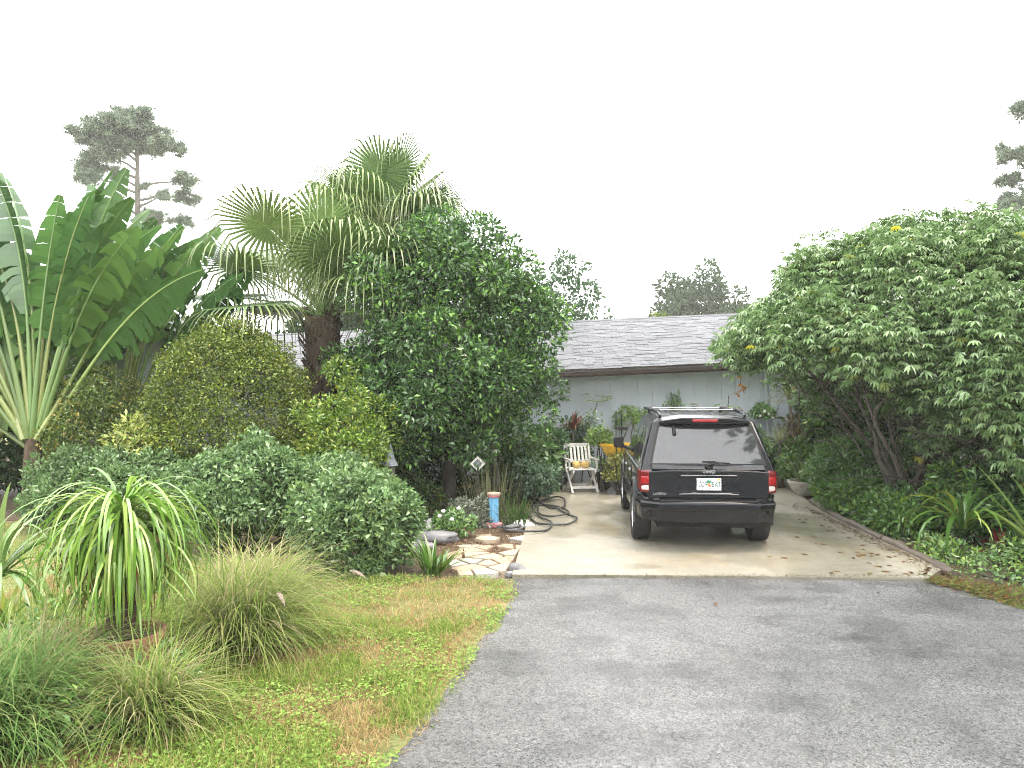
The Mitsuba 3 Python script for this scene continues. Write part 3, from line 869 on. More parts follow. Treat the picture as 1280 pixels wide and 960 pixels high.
pot('plant_pot', 'black plastic pot left of the white chair', .85, 15.9, .19, .34, 'black_plastic')
pot('plant_pot', 'black plastic pot right of the white chair', 1.86, 15.9, .20, .34, 'black_plastic')
pot('plant_pot', 'yellow glazed bowl raised by the wall behind the car mirror', 1.98, 15.4, .30, .27, 'yellow_glaze', .72, bowl=True)
single(mikit.ply(lathe([(0, 0), (.16, 0), (.15, .06), (.09, .12), (.08, .60), (.13, .66), (.13, .70), (0, .70)], 20, (1.98, 15.4, PZ)), 'stone_grey', smooth=40), 'pot_stand', 'grey stand under the yellow glazed bowl', 'stand')
pot('bowl_planter', 'low pale ribbed bowl planter at the right rear of the pad', 5.50, 15.1, .31, .27, 'stone_pale', bowl=True)
pot('plant_pot', 'terracotta pot partly hidden right of the car', 5.12, 16.1, .16, .24, 'terracotta')
pot('plant_pot', 'second terracotta pot standing behind the bowl planter', 5.42, 16.4, .15, .22, 'terracotta')
pot('plant_pot', 'small black pot between the car and the terracotta pots', 4.86, 16.2, .16, .26, 'black_plastic')
pot('plant_pot', 'wide terracotta pot holding the strap leaved plant on the lawn', -2.72, 5.62, .27, .36, 'terracotta', -.01)

# black stakes and hanging basket
for i, (x, y, zt, lab) in enumerate(((1.97, 15.1, 1.62, 'pair of thin black stakes with a crossbar left of the car roof'), (4.72, 16.4, 1.42, 'thin black stake with a crossbar right of the car roof'))):
    k = thing('stake_frame', lab, 'stake')
    part(k, 'rod', tube([(x, y, 0), (x - .02, y, zt)], .011, 6), 'black_plastic')
    part(k, 'rod', tube([(x + .1, y, 0), (x + .085, y, zt - .03)], .011, 6), 'black_plastic')
    part(k, 'crossbar', rbox(x - .04, x + .2, y - .03, y + .01, zt - .36, zt - .30, .006), 'black_plastic')
HB = thing('hanging_basket', 'hanging basket of small green leaves and white flowers by the corner trim', 'basket')
bx, by, bz = 5.32, 17.0, 1.50
part(HB, 'bowl', lathe([(0, -.10), (.1, -.09), (.17, .0), (.175, .02), (.16, .02), (0, .0)], 20, (bx, by, bz)), 'bark_dark', 40)
part(HB, 'hanger', cat_m(tube([(bx - .15, by, bz), (bx, by, bz + .62)], .006, 5), tube([(bx + .15, by, bz), (bx, by, bz + .62)], .006, 5), tube([(bx, by, bz + .6), (bx - .02, by + .3, bz + .72)], .01, 5)), 'silver')

# ---------------------------------------------------------------- leaf tones (linear albedo)
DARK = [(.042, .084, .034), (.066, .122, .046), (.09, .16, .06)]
MID = [(.06, .14, .035), (.09, .19, .05), (.13, .24, .065)]
BLUE = [(.10, .18, .07), (.155, .25, .10), (.22, .32, .14)]
GOLD = [(.12, .18, .03), (.20, .26, .045), (.085, .14, .026), (.27, .25, .05)]
LIME = [(.15, .25, .035), (.23, .33, .05), (.10, .18, .03)]


def crown_parts(k, me, col, frac=.5, per=1):
    """a crown as two meshes of leaves: glossy wet ones and thin ones that let light through."""
    v, n = np.asarray(me.vertices).reshape(-1, 4, 3), len(me.vertices) // 4
    c = np.asarray(col).reshape(-1, 4, 3)
    thin = np.repeat(np.random.default_rng(n).random(-(-n // per)) < frac, per)[:n]
    F = np.array([(0, 1, 2), (0, 2, 3)])
    part(k, 'foliage', pack(v[~thin], F), 'leaf_wet', False, color=c[~thin].reshape(-1, 3))
    part(k, 'foliage', pack(v[thin], F), 'leaf_dull', False, color=c[thin].reshape(-1, 3))


def shrub(name, label, cat, c, R, n, L, W, cols, m=40, s=.34, zlo=-.75, mat='leaf_wet', young=None, stems=6, base=None, group=None, p=None, droop=.1, trunk_r=.02, inner=.4, extra=(), jit=.12, shell=(.62, .92)):
    rng = rng_of(name + label)
    k = thing(name, label, cat, group)
    cs, rs = lump(rng, c, R, m, s, zlo, jit, shell)
    for e in extra:
        cs, rs = np.vstack([cs, [e[:3]]]), np.append(rs, e[3])
    me, col = crown(rng, cs, rs, n, L, W, cols, p, young=young, droop=droop, inner=inner)
    if mat == 'leaf_wet' and n > 2000:
        crown_parts(k, me, col)
    else:
        part(k, 'crown', me, mat, False, color=col)
    base = np.array(base if base is not None else (c[0], c[1], -.02), float)
    tg = cs[rng.choice(len(cs), min(stems, len(cs)), replace=False)]
    part(k, 'trunk', limbs(rng, base, tg, trunk_r, .006, .3), 'bark_dark', True)
    return k


# round dark tree in the middle
rng = rng_of('round tree')
RT = thing('round_tree', 'tall dark green round crowned tree between the palms and the parking pad', 'tree')
cs, rs = lump(rng, (-1.08, 13.5, 2.75), (1.66, 1.6, 2.12), 125, .21, -.93)
e = np.array([(-1.9, 13.4, 1.5), (-1.55, 13.2, 4.0), (.55, 13.2, 3.6), (.8, 13.2, 2.4), (.75, 13.1, 1.6), (-.2, 12.6, 1.1), (-1.3, 12.7, 1.1), (-.85, 13.4, 4.75), (.2, 13.3, 4.3), (-1.1, 13.2, 4.55), (1.0, 13.3, 3.2), (.5, 13.3, 4.0), (.9, 13.2, 2.9)])
cs, rs = np.vstack([cs, e]), np.append(rs, np.full(len(e), .38))
cs[-len(e):, 0] -= .38
me, col = crown(rng, cs, rs, 66000, .095, .045, DARK + MID[:2], droop=.15, inner=.5, young=((.17, .33, .06), .6))
crown_parts(RT, me, col, .45)
part(RT, 'trunk', tube([(-1.05, 13.7, -.05), (-1.07, 13.65, .6), (-1.0, 13.6, 1.3), (-.9, 13.55, 2.3)], [.14, .115, .10, .05], 10), 'bark_dark', True)
part(RT, 'trunk', tube([(-.25, 13.6, -.05), (-.28, 13.6, .6), (-.4, 13.5, 1.6)], [.075, .06, .035], 8), 'bark_dark', True)
for t in cs[rng.choice(len(cs), 16, replace=False)]:
    part(RT, 'limb', limbs(rng, (-1.0, 13.6, 1.2), [t], .045, .01), 'bark_dark', True)

# clipped and loose shrubs on the left
shrub('golden_shrub', 'large rounded golden green shrub left of the shaggy palm trunk', 'shrub', (-4.40, 12.6, 1.52), (1.26, 1.15, 1.62), 66000, .05, .027, GOLD, 340, .14, -.85, 'leaf_wet', ((.32, .36, .055), .3), p=[.38, .34, .24, .04], jit=.03, shell=(.8, .97))
shrub('bushy_shrub', 'darker brownish green shrub between the fan of stalks and the golden shrub', 'shrub', (-6.3, 12.35, 1.22), (.82, .7, 1.1), 22000, .05, .024, [(.10, .15, .032), (.15, .20, .04), (.07, .12, .027)], 200, .17, -.8, 'leaf_wet', ((.36, .28, .06), .4), jit=.04, shell=(.75, .97))
shrub('bright_shrub', 'bright yellow green shrub below the shaggy palm trunk', 'shrub', (-2.42, 11.7, 1.15), (.62, .6, 1.0), 11000, .065, .03, LIME, 42, .34, -.8, 'leaf_wet', ((.30, .34, .05), .5))
shrub('pale_yellow_shrub', 'small pale yellow leaved plant left of the golden shrub', 'shrub', (-5.55, 11.9, 1.28), (.30, .25, .36), 1100, .09, .04, [(.5, .5, .16), (.34, .40, .1), (.2, .3, .06)], 14, .4, -.7)
shrub('low_shrub', 'rounded clipped blue green shrub nearest to the flagstones', 'shrub', (-1.78, 9.1, .50), (.70, .66, .56), 24000, .07, .038, BLUE, 110, .22, -.75, 'leaf_wet', ((.20, .30, .09), .5), inner=.35)
shrub('low_shrub', 'broad blue green low shrub behind the tan grasses', 'shrub', (-3.35, 10.1, .66), (.92, .75, .70), 27000, .07, .038, BLUE, 120, .2, -.75, 'leaf_wet', ((.17, .27, .10), .45), inner=.35)
shrub('low_shrub', 'low blue green shrub joining the clipped shrub and the bright shrub', 'shrub', (-2.35, 10.5, .58), (.62, .55, .58), 14000, .07, .038, BLUE, 45, .3, -.7, 'leaf_wet', ((.20, .30, .09), .4), inner=.35)
shrub('low_shrub', 'blue green low shrub farthest left behind the strap leaved plant', 'shrub', (-5.75, 11.5, .60), (1.35, .7, .62), 20000, .07, .038, BLUE, 60, .24, -.7, 'leaf_wet', ((.15, .25, .1), .4), inner=.35)
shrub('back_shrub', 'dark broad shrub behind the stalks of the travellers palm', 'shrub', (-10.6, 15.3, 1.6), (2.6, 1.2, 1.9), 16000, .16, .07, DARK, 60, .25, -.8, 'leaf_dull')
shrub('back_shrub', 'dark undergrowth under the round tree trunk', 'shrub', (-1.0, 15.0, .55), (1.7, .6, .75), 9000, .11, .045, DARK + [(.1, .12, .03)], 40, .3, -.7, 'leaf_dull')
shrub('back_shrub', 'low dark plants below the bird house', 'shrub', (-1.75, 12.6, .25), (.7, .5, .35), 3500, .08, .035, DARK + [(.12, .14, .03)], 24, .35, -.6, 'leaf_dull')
shrub('back_shrub', 'loose green shrub under the palm between the two roofs', 'shrub', (-2.6, 14.6, 1.7), (.9, .7, .95), 6500, .09, .04, MID, 36, .3, -.8)


# strap leaved plants: every leaf a part
def strap_plant(name, label, cat, c, n, L, W, el, bend, cols, mat='leaf_waxy', spread=.03, k=8, group=None, height=0.0, az=None, each=True, p=None, fold=.14, broad=.35, leafname='leaf', pw=1.4):
    rng = rng_of(name + label)
    key = thing(name, label, cat, group)
    a = rng.uniform(0, 2 * PI, n) if az is None else rng.uniform(az[0], az[1], n)
    P = np.asarray(c, float) + np.stack([np.cos(a), np.sin(a), 0 * a], -1) * spread * rng.random((n, 1)) + np.stack([0 * a, 0 * a, rng.random(n) * height], -1)
    V, F = straps(P, a + rng.normal(0, .15, n), np.radians(rng.uniform(*el, n)), L * rng.uniform(.7, 1.15, n), W * rng.uniform(.75, 1.15, n), np.radians(rng.uniform(*bend, n)), k, fold, broad=broad, pw=pw)
    col = mixc(rng, n, cols, p)
    if each:
        for i in range(n):
            part(key, leafname, trimesh.Trimesh(V[i], F, process=False), leaf_kind(rng) if mat == 'leaf_waxy' else mat, True, color=np.repeat(col[i:i + 1], V.shape[1], 0))
    else:
        part(key, 'foliage', pack(V, F), mat, True, color=np.repeat(col, V.shape[1], 0), kind='stuff')
    return key


PT = strap_plant('strap_leaf_plant', 'lime green fountain of drooping strap leaves in a terracotta pot on the lawn', 'plant', (-2.72, 5.62, .90), 300, .92, .027, (15, 88), (150, 200), [(.15, .29, .045), (.21, .36, .06), (.11, .22, .035), (.30, .39, .11)], k=11, spread=.06, height=.32, pw=.85)
part(PT, 'stem', tube([(-2.72, 5.62, .28), (-2.74, 5.64, .7), (-2.71, 5.62, 1.12)], [.12, .075, .04], 9), 'fibre_brown', True)
rng = rng_of('inner leaves')
V, F = straps(np.stack([rng.normal(-2.72, .03, 130), rng.normal(5.62, .03, 130), rng.uniform(.70, 1.05, 130)], -1), rng.uniform(0, 6.3, 130), np.radians(rng.uniform(-10, 60, 130)), rng.uniform(.5, .8, 130), .026, np.radians(rng.uniform(75, 130, 130)), 8, .14, .8)
col = mixc(rng, 130, [(.18, .31, .05), (.25, .38, .07), (.13, .22, .04)])
for i in range(130):
    part(PT, 'leaf', trimesh.Trimesh(V[i], F, process=False), leaf_kind(rng), True, color=np.repeat(col[i:i + 1], V.shape[1], 0))
rng = rng_of('dead')
V, F = straps(np.tile([(-2.72, 5.62, .95)], (70, 1)) + rng.normal(0, .03, (70, 3)) * (1, 1, 3), rng.uniform(0, 6.3, 70), np.radians(rng.uniform(-40, 40, 70)), rng.uniform(.35, .75, 70), .02, np.radians(rng.uniform(50, 120, 70)), 5)
part(PT, 'dead_leaves', pack(V, F), 'leaf_dull', True, color=np.repeat(mixc(rng, 70, [(.16, .08, .04), (.22, .13, .07), (.10, .05, .03)]), V.shape[1], 0), kind='stuff')
strap_plant('lily_clump', 'broad pale strap leaved plant at the left edge of the view', 'plant', (-4.05, 6.3, .55), 60, .95, .05, (20, 80), (60, 130), [(.13, .22, .06), (.20, .28, .10), (.09, .17, .04)], k=8, spread=.08)
strap_plant('lily_clump', 'low yellow green spiky plant at the left edge beside the lawn', 'plant', (-3.72, 5.9, .28), 26, .55, .035, (0, 60), (20, 60), [(.28, .32, .06), (.2, .28, .05)], k=5)
strap_plant('blade_clump', 'low clump of upright green blades beside the flagstones', 'plant', (-.86, 8.85, .0), 44, .46, .05, (35, 85), (5, 50), [(.06, .14, .025), (.10, .20, .035), (.15, .22, .04)], spread=.12, k=5)
strap_plant('reed_clump', 'tall pale upright reeds behind the blue pedestal', 'plant', (-.30, 12.4, .0), 60, .95, .02, (72, 89), (0, 18), [(.16, .17, .09), (.24, .23, .13), (.10, .13, .05)], spread=.42, k=4, mat='leaf_dull')
strap_plant('reed_clump', 'bushy green blades right of the blue pedestal', 'plant', (.08, 11.85, .0), 70, .5, .022, (55, 88), (5, 60), [(.05, .10, .03), (.08, .14, .04)], spread=.25, k=4, mat='leaf_dull')
strap_plant('bromeliad', 'arching green strap leaved plant at the edging log with yellowed tips', 'plant', (5.55, 9.9, .32), 36, 1.0, .066, (35, 80), (90, 165), [(.07, .15, .03), (.12, .22, .04), (.28, .30, .04)], spread=.1, p=[.5, .3, .2])
strap_plant('bromeliad', 'large stiff spiky plant at the right edge of the view', 'plant', (5.95, 8.9, .15), 34, 1.15, .075, (30, 80), (10, 55), [(.07, .14, .04), (.11, .19, .05), (.2, .25, .06)], spread=.1)
strap_plant('bromeliad', 'dark red leaved plant between the two strap leaved plants on the right', 'plant', (5.8, 9.55, .05), 22, .38, .06, (20, 75), (20, 70), [(.22, .02, .03), (.3, .05, .05), (.12, .03, .03)], spread=.06, k=5)
strap_plant('bromeliad', 'small yellow tipped strap plant at the near right of the bed', 'plant', (5.55, 8.5, .05), 16, .5, .06, (30, 75), (80, 150), [(.3, .32, .03), (.10, .18, .03)], spread=.06, k=6)
strap_plant('potted_strap_plant', 'thin bladed plant growing in the low bowl planter', 'plant', (5.38, 15.0, .28), 34, .62, .025, (40, 85), (10, 90), [(.12, .2, .05), (.2, .28, .08), (.26, .3, .14)], spread=.1, k=6)
strap_plant('red_bromeliad', 'spiky reddish brown plant on a stem above the white chair', 'plant', (1.25, 16.4, 1.18), 34, .42, .04, (5, 85), (15, 70), [(.14, .05, .035), (.25, .08, .05), (.05, .07, .03)], spread=.03, k=5, height=.12)
part('red_bromeliad', 'stem', tube([(1.25, 16.4, 0), (1.24, 16.4, 1.25)], .018, 6), 'bark_grey', True)
DC = strap_plant('dracaena', 'tall spiky dracaena with yellowing leaves by the house corner', 'plant', (5.62, 16.3, 1.72), 60, .62, .028, (-20, 88), (10, 80), [(.16, .20, .05), (.26, .26, .08), (.3, .22, .07), (.1, .15, .04)], spread=.03, k=5, height=.22)
part(DC, 'trunk', tube([(5.72, 16.3, -.02), (5.70, 16.3, .9), (5.62, 16.3, 1.95)], [.05, .04, .028], 8), 'bark_grey', True)
V, F = straps(np.stack([rng.normal(5.70, .05, 150), rng.normal(16.3, .05, 150), rng.uniform(.5, 1.55, 150)], -1), rng.uniform(0, 6.3, 150), np.radians(rng.uniform(-60, 10, 150)), rng.uniform(.25, .5, 150), .02, np.radians(rng.uniform(30, 80, 150)), 4)
part(DC, 'dead_leaves', pack(V, F), 'leaf_dull', True, color=np.repeat(mixc(rng, 150, [(.2, .15, .08), (.13, .10, .05), (.26, .2, .12)]), V.shape[1], 0), kind='stuff')
strap_plant('yucca', 'pale spiky yucca below the dracaena', 'plant', (5.38, 16.15, .95), 46, .48, .028, (-10, 88), (0, 30), [(.3, .33, .18), (.2, .26, .12), (.36, .36, .22)], spread=.03, k=4)
part('yucca', 'trunk', tube([(5.38, 16.15, 0), (5.38, 16.15, 1.0)], .03, 7), 'bark_grey', True)
strap_plant('fern', 'potted fern right of the white chair', 'plant', (1.86, 15.9, .36), 70, .5, .05, (25, 85), (40, 120), [(.07, .16, .03), (.12, .24, .04)], spread=.1, k=6)

# loose leafy plants along the wall and in pots
shrub('potted_plant', 'leafy green plant in the black pot left of the white chair', 'plant', (.75, 15.9, .78), (.42, .35, .5), 2600, .09, .04, DARK + MID[:1], 22, .36, -.8)
shrub('potted_plant', 'broad green leaves left of the white chair under the tree', 'plant', (.30, 15.4, .62), (.45, .4, .55), 380, .24, .15, MID, 16, .4, -.8, 'leaf_wet')
shrub('potted_plant', 'dark leafy plant behind the white chair', 'plant', (1.15, 16.7, .75), (.55, .3, .6), 3000, .09, .04, DARK + MID[:1], 24, .34, -.8)
shrub('potted_plant', 'pale grey green plant right of the black pot by the chair', 'plant', (2.15, 15.85, .42), (.28, .25, .35), 1500, .07, .03, [(.16, .22, .13), (.22, .28, .18), (.09, .15, .06)], 16, .4, -.8)
shrub('potted_plant', 'yellow green plant growing out of the yellow glazed bowl', 'plant', (1.72, 15.5, 1.08), (.26, .22, .22), 900, .09, .032, LIME + MID[:1], 14, .36, -.7)
shrub('potted_plant', 'trailing yellow green foliage hanging below the yellow glazed bowl', 'plant', (2.05, 15.15, .52), (.32, .16, .30), 1800, .06, .03, [(.2, .22, .04), (.13, .17, .04), (.28, .27, .06)], 18, .36, -.9)
shrub('potted_plant', 'sparse twiggy plant above the yellow glazed bowl', 'plant', (1.66, 16.6, 1.35), (.25, .2, .25), 160, .07, .03, MID, 8, .4, -.7, base=(1.7, 16.6, 0))
shrub('potted_plant', 'feathery green plant seen above the car roof', 'plant', (2.55, 16.9, 1.42), (.45, .2, .22), 1500, .10, .02, LIME + MID, 16, .34, -.7, base=(2.5, 16.9, 0))
shrub('potted_plant', 'tall thin leafed plant against the wall above the car roof', 'plant', (3.45, 17.1, 1.65), (.2, .12, .42), 260, .10, .03, MID + LIME[:1], 10, .4, -.9, base=(3.45, 17.1, 0))
shrub('potted_plant', 'green leafy plants right of the car by the wall', 'plant', (5.05, 16.6, .6), (.48, .35, .5), 3600, .09, .04, BLUE + MID[:1], 24, .34, -.8)
shrub('potted_plant', 'light green low plant behind the bowl planter', 'plant', (5.75, 15.9, .55), (.5, .4, .45), 3000, .10, .035, MID + LIME[:1], 24, .34, -.8)
shrub('potted_plant', 'small round leaves spilling over the bowl planter', 'plant', (5.65, 15.0, .36), (.26, .24, .15), 900, .06, .045, [(.10, .16, .07), (.15, .22, .10)], 14, .4, -.4)
rng = rng_of('basket')
cs, rs = lump(rng, (bx, by, bz + .02), (.24, .22, .17), 18, .36, -.6)
me, col = crown(rng, cs, rs, 1600, .05, .028, MID)
single(mikit.ply(me, 'leaf_wet', color=col), 'basket_plant', 'small leaved plant filling the hanging basket', 'plant')
for q in ((5.18, 16.78, 1.46), (5.36, 16.76, 1.50), (5.45, 16.8, 1.42), (5.27, 16.77, 1.55)):
    single(mikit.ply(stone(rng, q, (.032, .02, .03), 1, .5, 1), 'white_paint', smooth=True), 'basket_flower', 'white flower in the hanging basket', 'flower', 'white flowers of the hanging basket')
WF = shrub('flowering_plant', 'low green plant with white flowers behind the flat boulders', 'plant', (-.82, 10.95, .18), (.26, .22, .22), 900, .07, .035, MID + LIME[:1], 14, .4, -.6)
for q in ((-.92, 10.75, .40), (-.72, 10.8, .43), (-.97, 10.78, .33), (-.80, 10.7, .30)):
    part(WF, 'flower', stone(rng, q, (.03, .025, .025), 1, .5, 2), 'white_paint', True)
shrub('ground_plant', 'small grey leaved plant between white flowers and pale rock', 'plant', (-.62, 11.9, .2), (.3, .25, .26), 1500, .05, .025, [(.12, .14, .10), (.2, .22, .17), (.06, .09, .04)], 14, .4, -.6)
shrub('ground_plant', 'silvery green plant overhanging the hose at the pad edge', 'plant', (.42, 14.3, .42), (.42, .4, .38), 2400, .085, .04, [(.10, .18, .10), (.17, .25, .16), (.06, .12, .05)], 20, .36, -.8)
shrub('ground_plant', 'tiny weeds at the foot of the bromeliads on the right', 'plant', (5.3, 8.6, .07), (.55, .5, .10), 650, .05, .028, MID + LIME[:1], 16, .4, -.3)


def papaya(label, x, y, h, lean, n=6):
    rng = rng_of(label)
    k = thing('papaya_sapling', label, 'sapling')
    top = np.array([x + lean, y, h])
    part(k, 'stem', tube([(x, y, 0), (x + lean * .4, y, h * .6), tuple(top)], [.018, .014, .010], 6), 'bark_grey', True)
    for i in range(n):
        a = i * 2.4 + rng.uniform(0, 1)
        e = top + np.array([math.cos(a) * .24, math.sin(a) * .16, rng.uniform(.02, .16)])
        V, F = straps(np.tile([e], (7, 1)), a + np.linspace(-1.9, 1.9, 7), np.radians(rng.uniform(-5, 20, 7)), rng.uniform(.12, .2, 7), .05, np.radians(30), 3)
        lf = pack(V, F)
        st = tube([top, e], .005, 4)
        col = np.vstack([np.tile([mixc(rng, 1, LIME + [(.3, .34, .1)])[0]], (len(lf.vertices), 1)), np.tile([(.25, .3, .1)], (len(st.vertices), 1))])
        part(k, 'leaf', cat_m(lf, st), 'leaf_wet', True, color=col)


papaya('thin papaya sapling left of the car mirror against the wall', 1.45, 16.9, 1.75, .35, 6)
papaya('papaya sapling behind the right half of the car roof', 4.05, 17.0, 1.55, .05, 7)
papaya('rightmost papaya sapling behind the car roof', 4.45, 17.05, 1.5, .08, 6)


# fan palms
def fan_palm(label, base, heart, n, R, elr, seed, trunk_r, petL=(.7, 1.3)):
    rng = rng_of('fan' + str(seed))
    k = thing('fan_palm', label, 'palm tree')
    base, heart = np.array(base, float), np.array(heart, float)
    q = np.linspace(0, 1, 14)[:, None]
    part(k, 'trunk', tube(base * (1 - q) + heart * q, trunk_r * (.8 + .35 * (q[:, 0] > .5)), 12), 'fibre_brown', True)
    ms = []
    for i in range(150):
        t = rng.uniform(.45, 1.0)
        a = rng.uniform(0, 6.283)
        p0 = base * (1 - t) + heart * t + np.array([math.cos(a), math.sin(a), 0]) * trunk_r * .95
        d = np.array([math.cos(a) * .55, math.sin(a) * .55, .8])
        l = rng.uniform(.15, .34)
        ms.append(bar(p0 - d * .1, p0 + d * l, .05, .018, (math.cos(a), math.sin(a), .1)))
    part(k, 'leaf_base', cat_m(*ms), 'fibre_brown', False, kind='stuff')
    for i in range(n):
        el = np.radians(elr[1] + (elr[0] - elr[1]) * (i / (n - 1)) ** .9 + rng.normal(0, 5))
        az = i * 2.39996 + rng.normal(0, .2)
        if el < .9 and math.sin(az) < -.75:
            az += 1.0 if math.cos(az) > 0 else -1.0
        pl_ = rng.uniform(*petL)
        tt = np.linspace(0, 1, 6)
        an = el - tt * .35
        d = np.stack([np.cos(an) * math.cos(az), np.cos(an) * math.sin(az), np.sin(an)], -1)
        pp = heart + np.vstack([[0, 0, 0], np.cumsum(d[:-1] * pl_ / 5, 0)])
        A = d[-1]
        S = unit(np.cross(A, [0, 0, 1.0]) + rng.normal(0, .15, 3))
        S = unit(S - A * np.dot(S, A))
        N = np.cross(S, A)
        r_ = R * rng.uniform(.85, 1.12)
        m = 44
        th = np.radians(np.linspace(-173, 173, m))
        fall = rng.uniform(.5, 1.0)
        st = np.array([.003, .30, .55, .72, .86, 1.0])
        wd = np.array([.010, .30 * 2 * PI / 50, .036, .026, .015, .004]) * np.array([1, r_, 1, 1, 1, 1])
        dr_ = np.clip(st - .50, 0, 1)
        dirs = A[None] * np.cos(th)[:, None] + S[None] * np.sin(th)[:, None]
        ln = r_ * (.80 + .2 * np.cos(th * .5)) * rng.uniform(.92, 1.05, m)
        cup = .10 * (1 - np.cos(th * .5))
        P = pp[-1] + dirs[:, None] * (ln[:, None] * st)[..., None] + N * (cup[:, None] * st)[..., None]
        dropv = (ln * rng.uniform(.8, 1.3, m))[:, None] * (dr_ ** 1.5)[None] * fall * 1.5
        P[..., 2] -= dropv
        P -= dirs[:, None] * (dropv * .55)[..., None]
        tw = np.cross(N, dirs)
        V = np.stack([P - tw[:, None] * wd[None, :, None] / 2 + N * wd[None, :, None] * .22, P, P + tw[:, None] * wd[None, :, None] / 2 + N * wd[None, :, None] * .22], 2).reshape(m, -1, 3)
        F = [(3 * j + a_, 3 * j + b_, 3 * j + c_) for j in range(5) for a_, b_, c_ in ((0, 1, 4), (0, 4, 3), (1, 2, 5), (1, 5, 4))]
        blade = pack(V, F)
        stalk = tube(pp, np.linspace(.028, .014, 6), 5)
        old = i > n * .82
        base_c = mixc(rng, 1, [(.17, .20, .06), (.2, .2, .08)] if old and rng.random() < .25 else [(.10, .175, .055), (.14, .22, .065), (.18, .26, .085)])[0]
        seg = np.clip(np.repeat(base_c[None] * rng.uniform(.85, 1.2, (m, 1)), V.shape[1], 0), 0, 1)
        tipmask = np.tile(np.repeat(st > .7, 3), m)
        seg[tipmask] = seg[tipmask] * .5 + np.array([.29, .31, .12]) * .5
        part(k, 'frond', cat_m(blade, stalk), 'leaf_wet', True, color=np.vstack([seg, np.tile(base_c * 1.2, (len(stalk.vertices), 1))]))
    return k


fan_palm('shorter fan palm with a shaggy brown trunk behind the golden shrub', (-3.3, 14.2, -.1), (-3.35, 14.2, 3.3), 25, 1.4, (8, 86), 1, .27, (1.1, 2.0))
fan_palm('taller fan palm behind the round tree with drooping leaf tips', (-2.35, 15.8, -.1), (-2.45, 15.6, 5.05), 32, 1.35, (-14, 86), 2, .15, (.7, 1.3))


# travellers palm: paddle leaves in a fan
def paddle_leaf(rng, base, a, phi, petL, L, W, bend, roll):
    n1, n2 = 7, 21
    s = np.concatenate([np.linspace(0, 1, n1) * petL, petL + np.linspace(0, 1, n2)[1:] * L])
    ang = a + np.sign(a + 1e-6) * bend * (s / s[-1]) ** 2.6
    out = np.array([math.cos(phi), math.sin(phi), 0])
    d = np.sin(ang)[:, None] * out + np.cos(ang)[:, None] * np.array([0, 0, 1.0])
    p = np.asarray(base) + np.vstack([[0, 0, 0], np.cumsum(d[:-1] * np.diff(s)[:, None], 0)])
    stalk = tube(p, np.concatenate([np.linspace(.05, .022, n1), np.linspace(.020, .005, n2 - 1)]), 6)
    nrm = np.array([-math.sin(phi), math.cos(phi), 0])
    mp, md = p[n1 - 1:], d[n1 - 1:]
    VV, FF, base_i = [], [], 0
    for sgn in (-1, 1):
        t = np.linspace(0, 1, n2)
        j = 0
        while j < n2 - 1:
            step = int(rng.choice([1, 1, 1, 1, 2]))
            e = min(n2 - 1, j + step)
            sag = rng.uniform(.05, .4) if rng.random() < .55 or t[j] > .85 else rng.uniform(.4, 1.1)
            for jj in range(j, e):
                q4 = []
                for f in (jj, jj + 1):
                    w = W / 2 * (math.sin(PI * min(max(t[f], .02), .985) ** .85)) ** .55
                    g = .03 * (1 if f == j else -1 if f == e else 0)
                    c1 = np.cross(md[f], nrm)
                    sd_ = (c1 * math.cos(roll) + nrm * math.sin(roll)) * sgn
                    up = np.cross(sd_, md[f]) * sgn
                    fwd = md[f] * (.18 + g)
                    for u in (0, .5, 1.0):
                        q4.append(mp[f] + (sd_ * u + fwd * u * .7) * w + up * w * .22 * u * (1 - u * .6) - np.array([0, 0, sag * w * u * u]))
                VV += q4
                FF += [(base_i, base_i + 1, base_i + 4), (base_i, base_i + 4, base_i + 3), (base_i + 1, base_i + 2, base_i + 5), (base_i + 1, base_i + 5, base_i + 4)]
                base_i += 6
            j = e
    return trimesh.Trimesh(np.array(VV), np.array(FF), process=False), stalk


def travellers_palm(label, base, leaves, phi, seed, stub=1.0):
    rng = rng_of('trav' + str(seed))
    k = thing('travellers_palm', label, 'palm tree')
    b = np.array(base, float)
    part(k, 'trunk', tube([b, b + (0, 0, stub * .6), b + (0, 0, stub)], [.16, .15, .10], 10), 'fibre_brown', True)
    for i, (a, petL, L, W, bend, roll) in enumerate(leaves):
        ar = math.radians(a)
        o = b + np.array([math.cos(phi), math.sin(phi), 0]) * .20 * math.sin(ar) + (0, rng.normal(0, .05), stub - .25 + .2 * math.cos(ar))
        bl, st = paddle_leaf(rng, o, ar, phi + rng.normal(0, .22), petL, L, W, bend, roll)
        c = mixc(rng, 1, [(.055, .125, .035), (.085, .18, .045), (.12, .23, .055), (.065, .145, .04)])[0]
        lf = part(k, 'leaf', bl, leaf_kind(rng, .6), 22, color=np.clip(c * .95 * np.repeat(rng.uniform(.8, 1.18, (len(bl.vertices) // 6, 1)), 6, 0), 0, 1))
        part(k, 'leaf_stalk', st, 'leaf_wet', True, color=np.tile(mixc(rng, 1, [(.17, .25, .07), (.24, .27, .09), (.12, .2, .06)])[0], (len(st.vertices), 1)))
    return k


rng = rng_of('trav leaves')


def fan_leaves(a0, a1, n, pet, L, W, b0, b1, roll):
    return [(a + rng.normal(0, 3), rng.uniform(*pet) * (1 - .006 * abs(a)), rng.uniform(*L), rng.uniform(*W), rng.uniform(b0, b1) + .005 * abs(a), rng.normal(0, roll)) for a in np.linspace(a0, a1, n)]


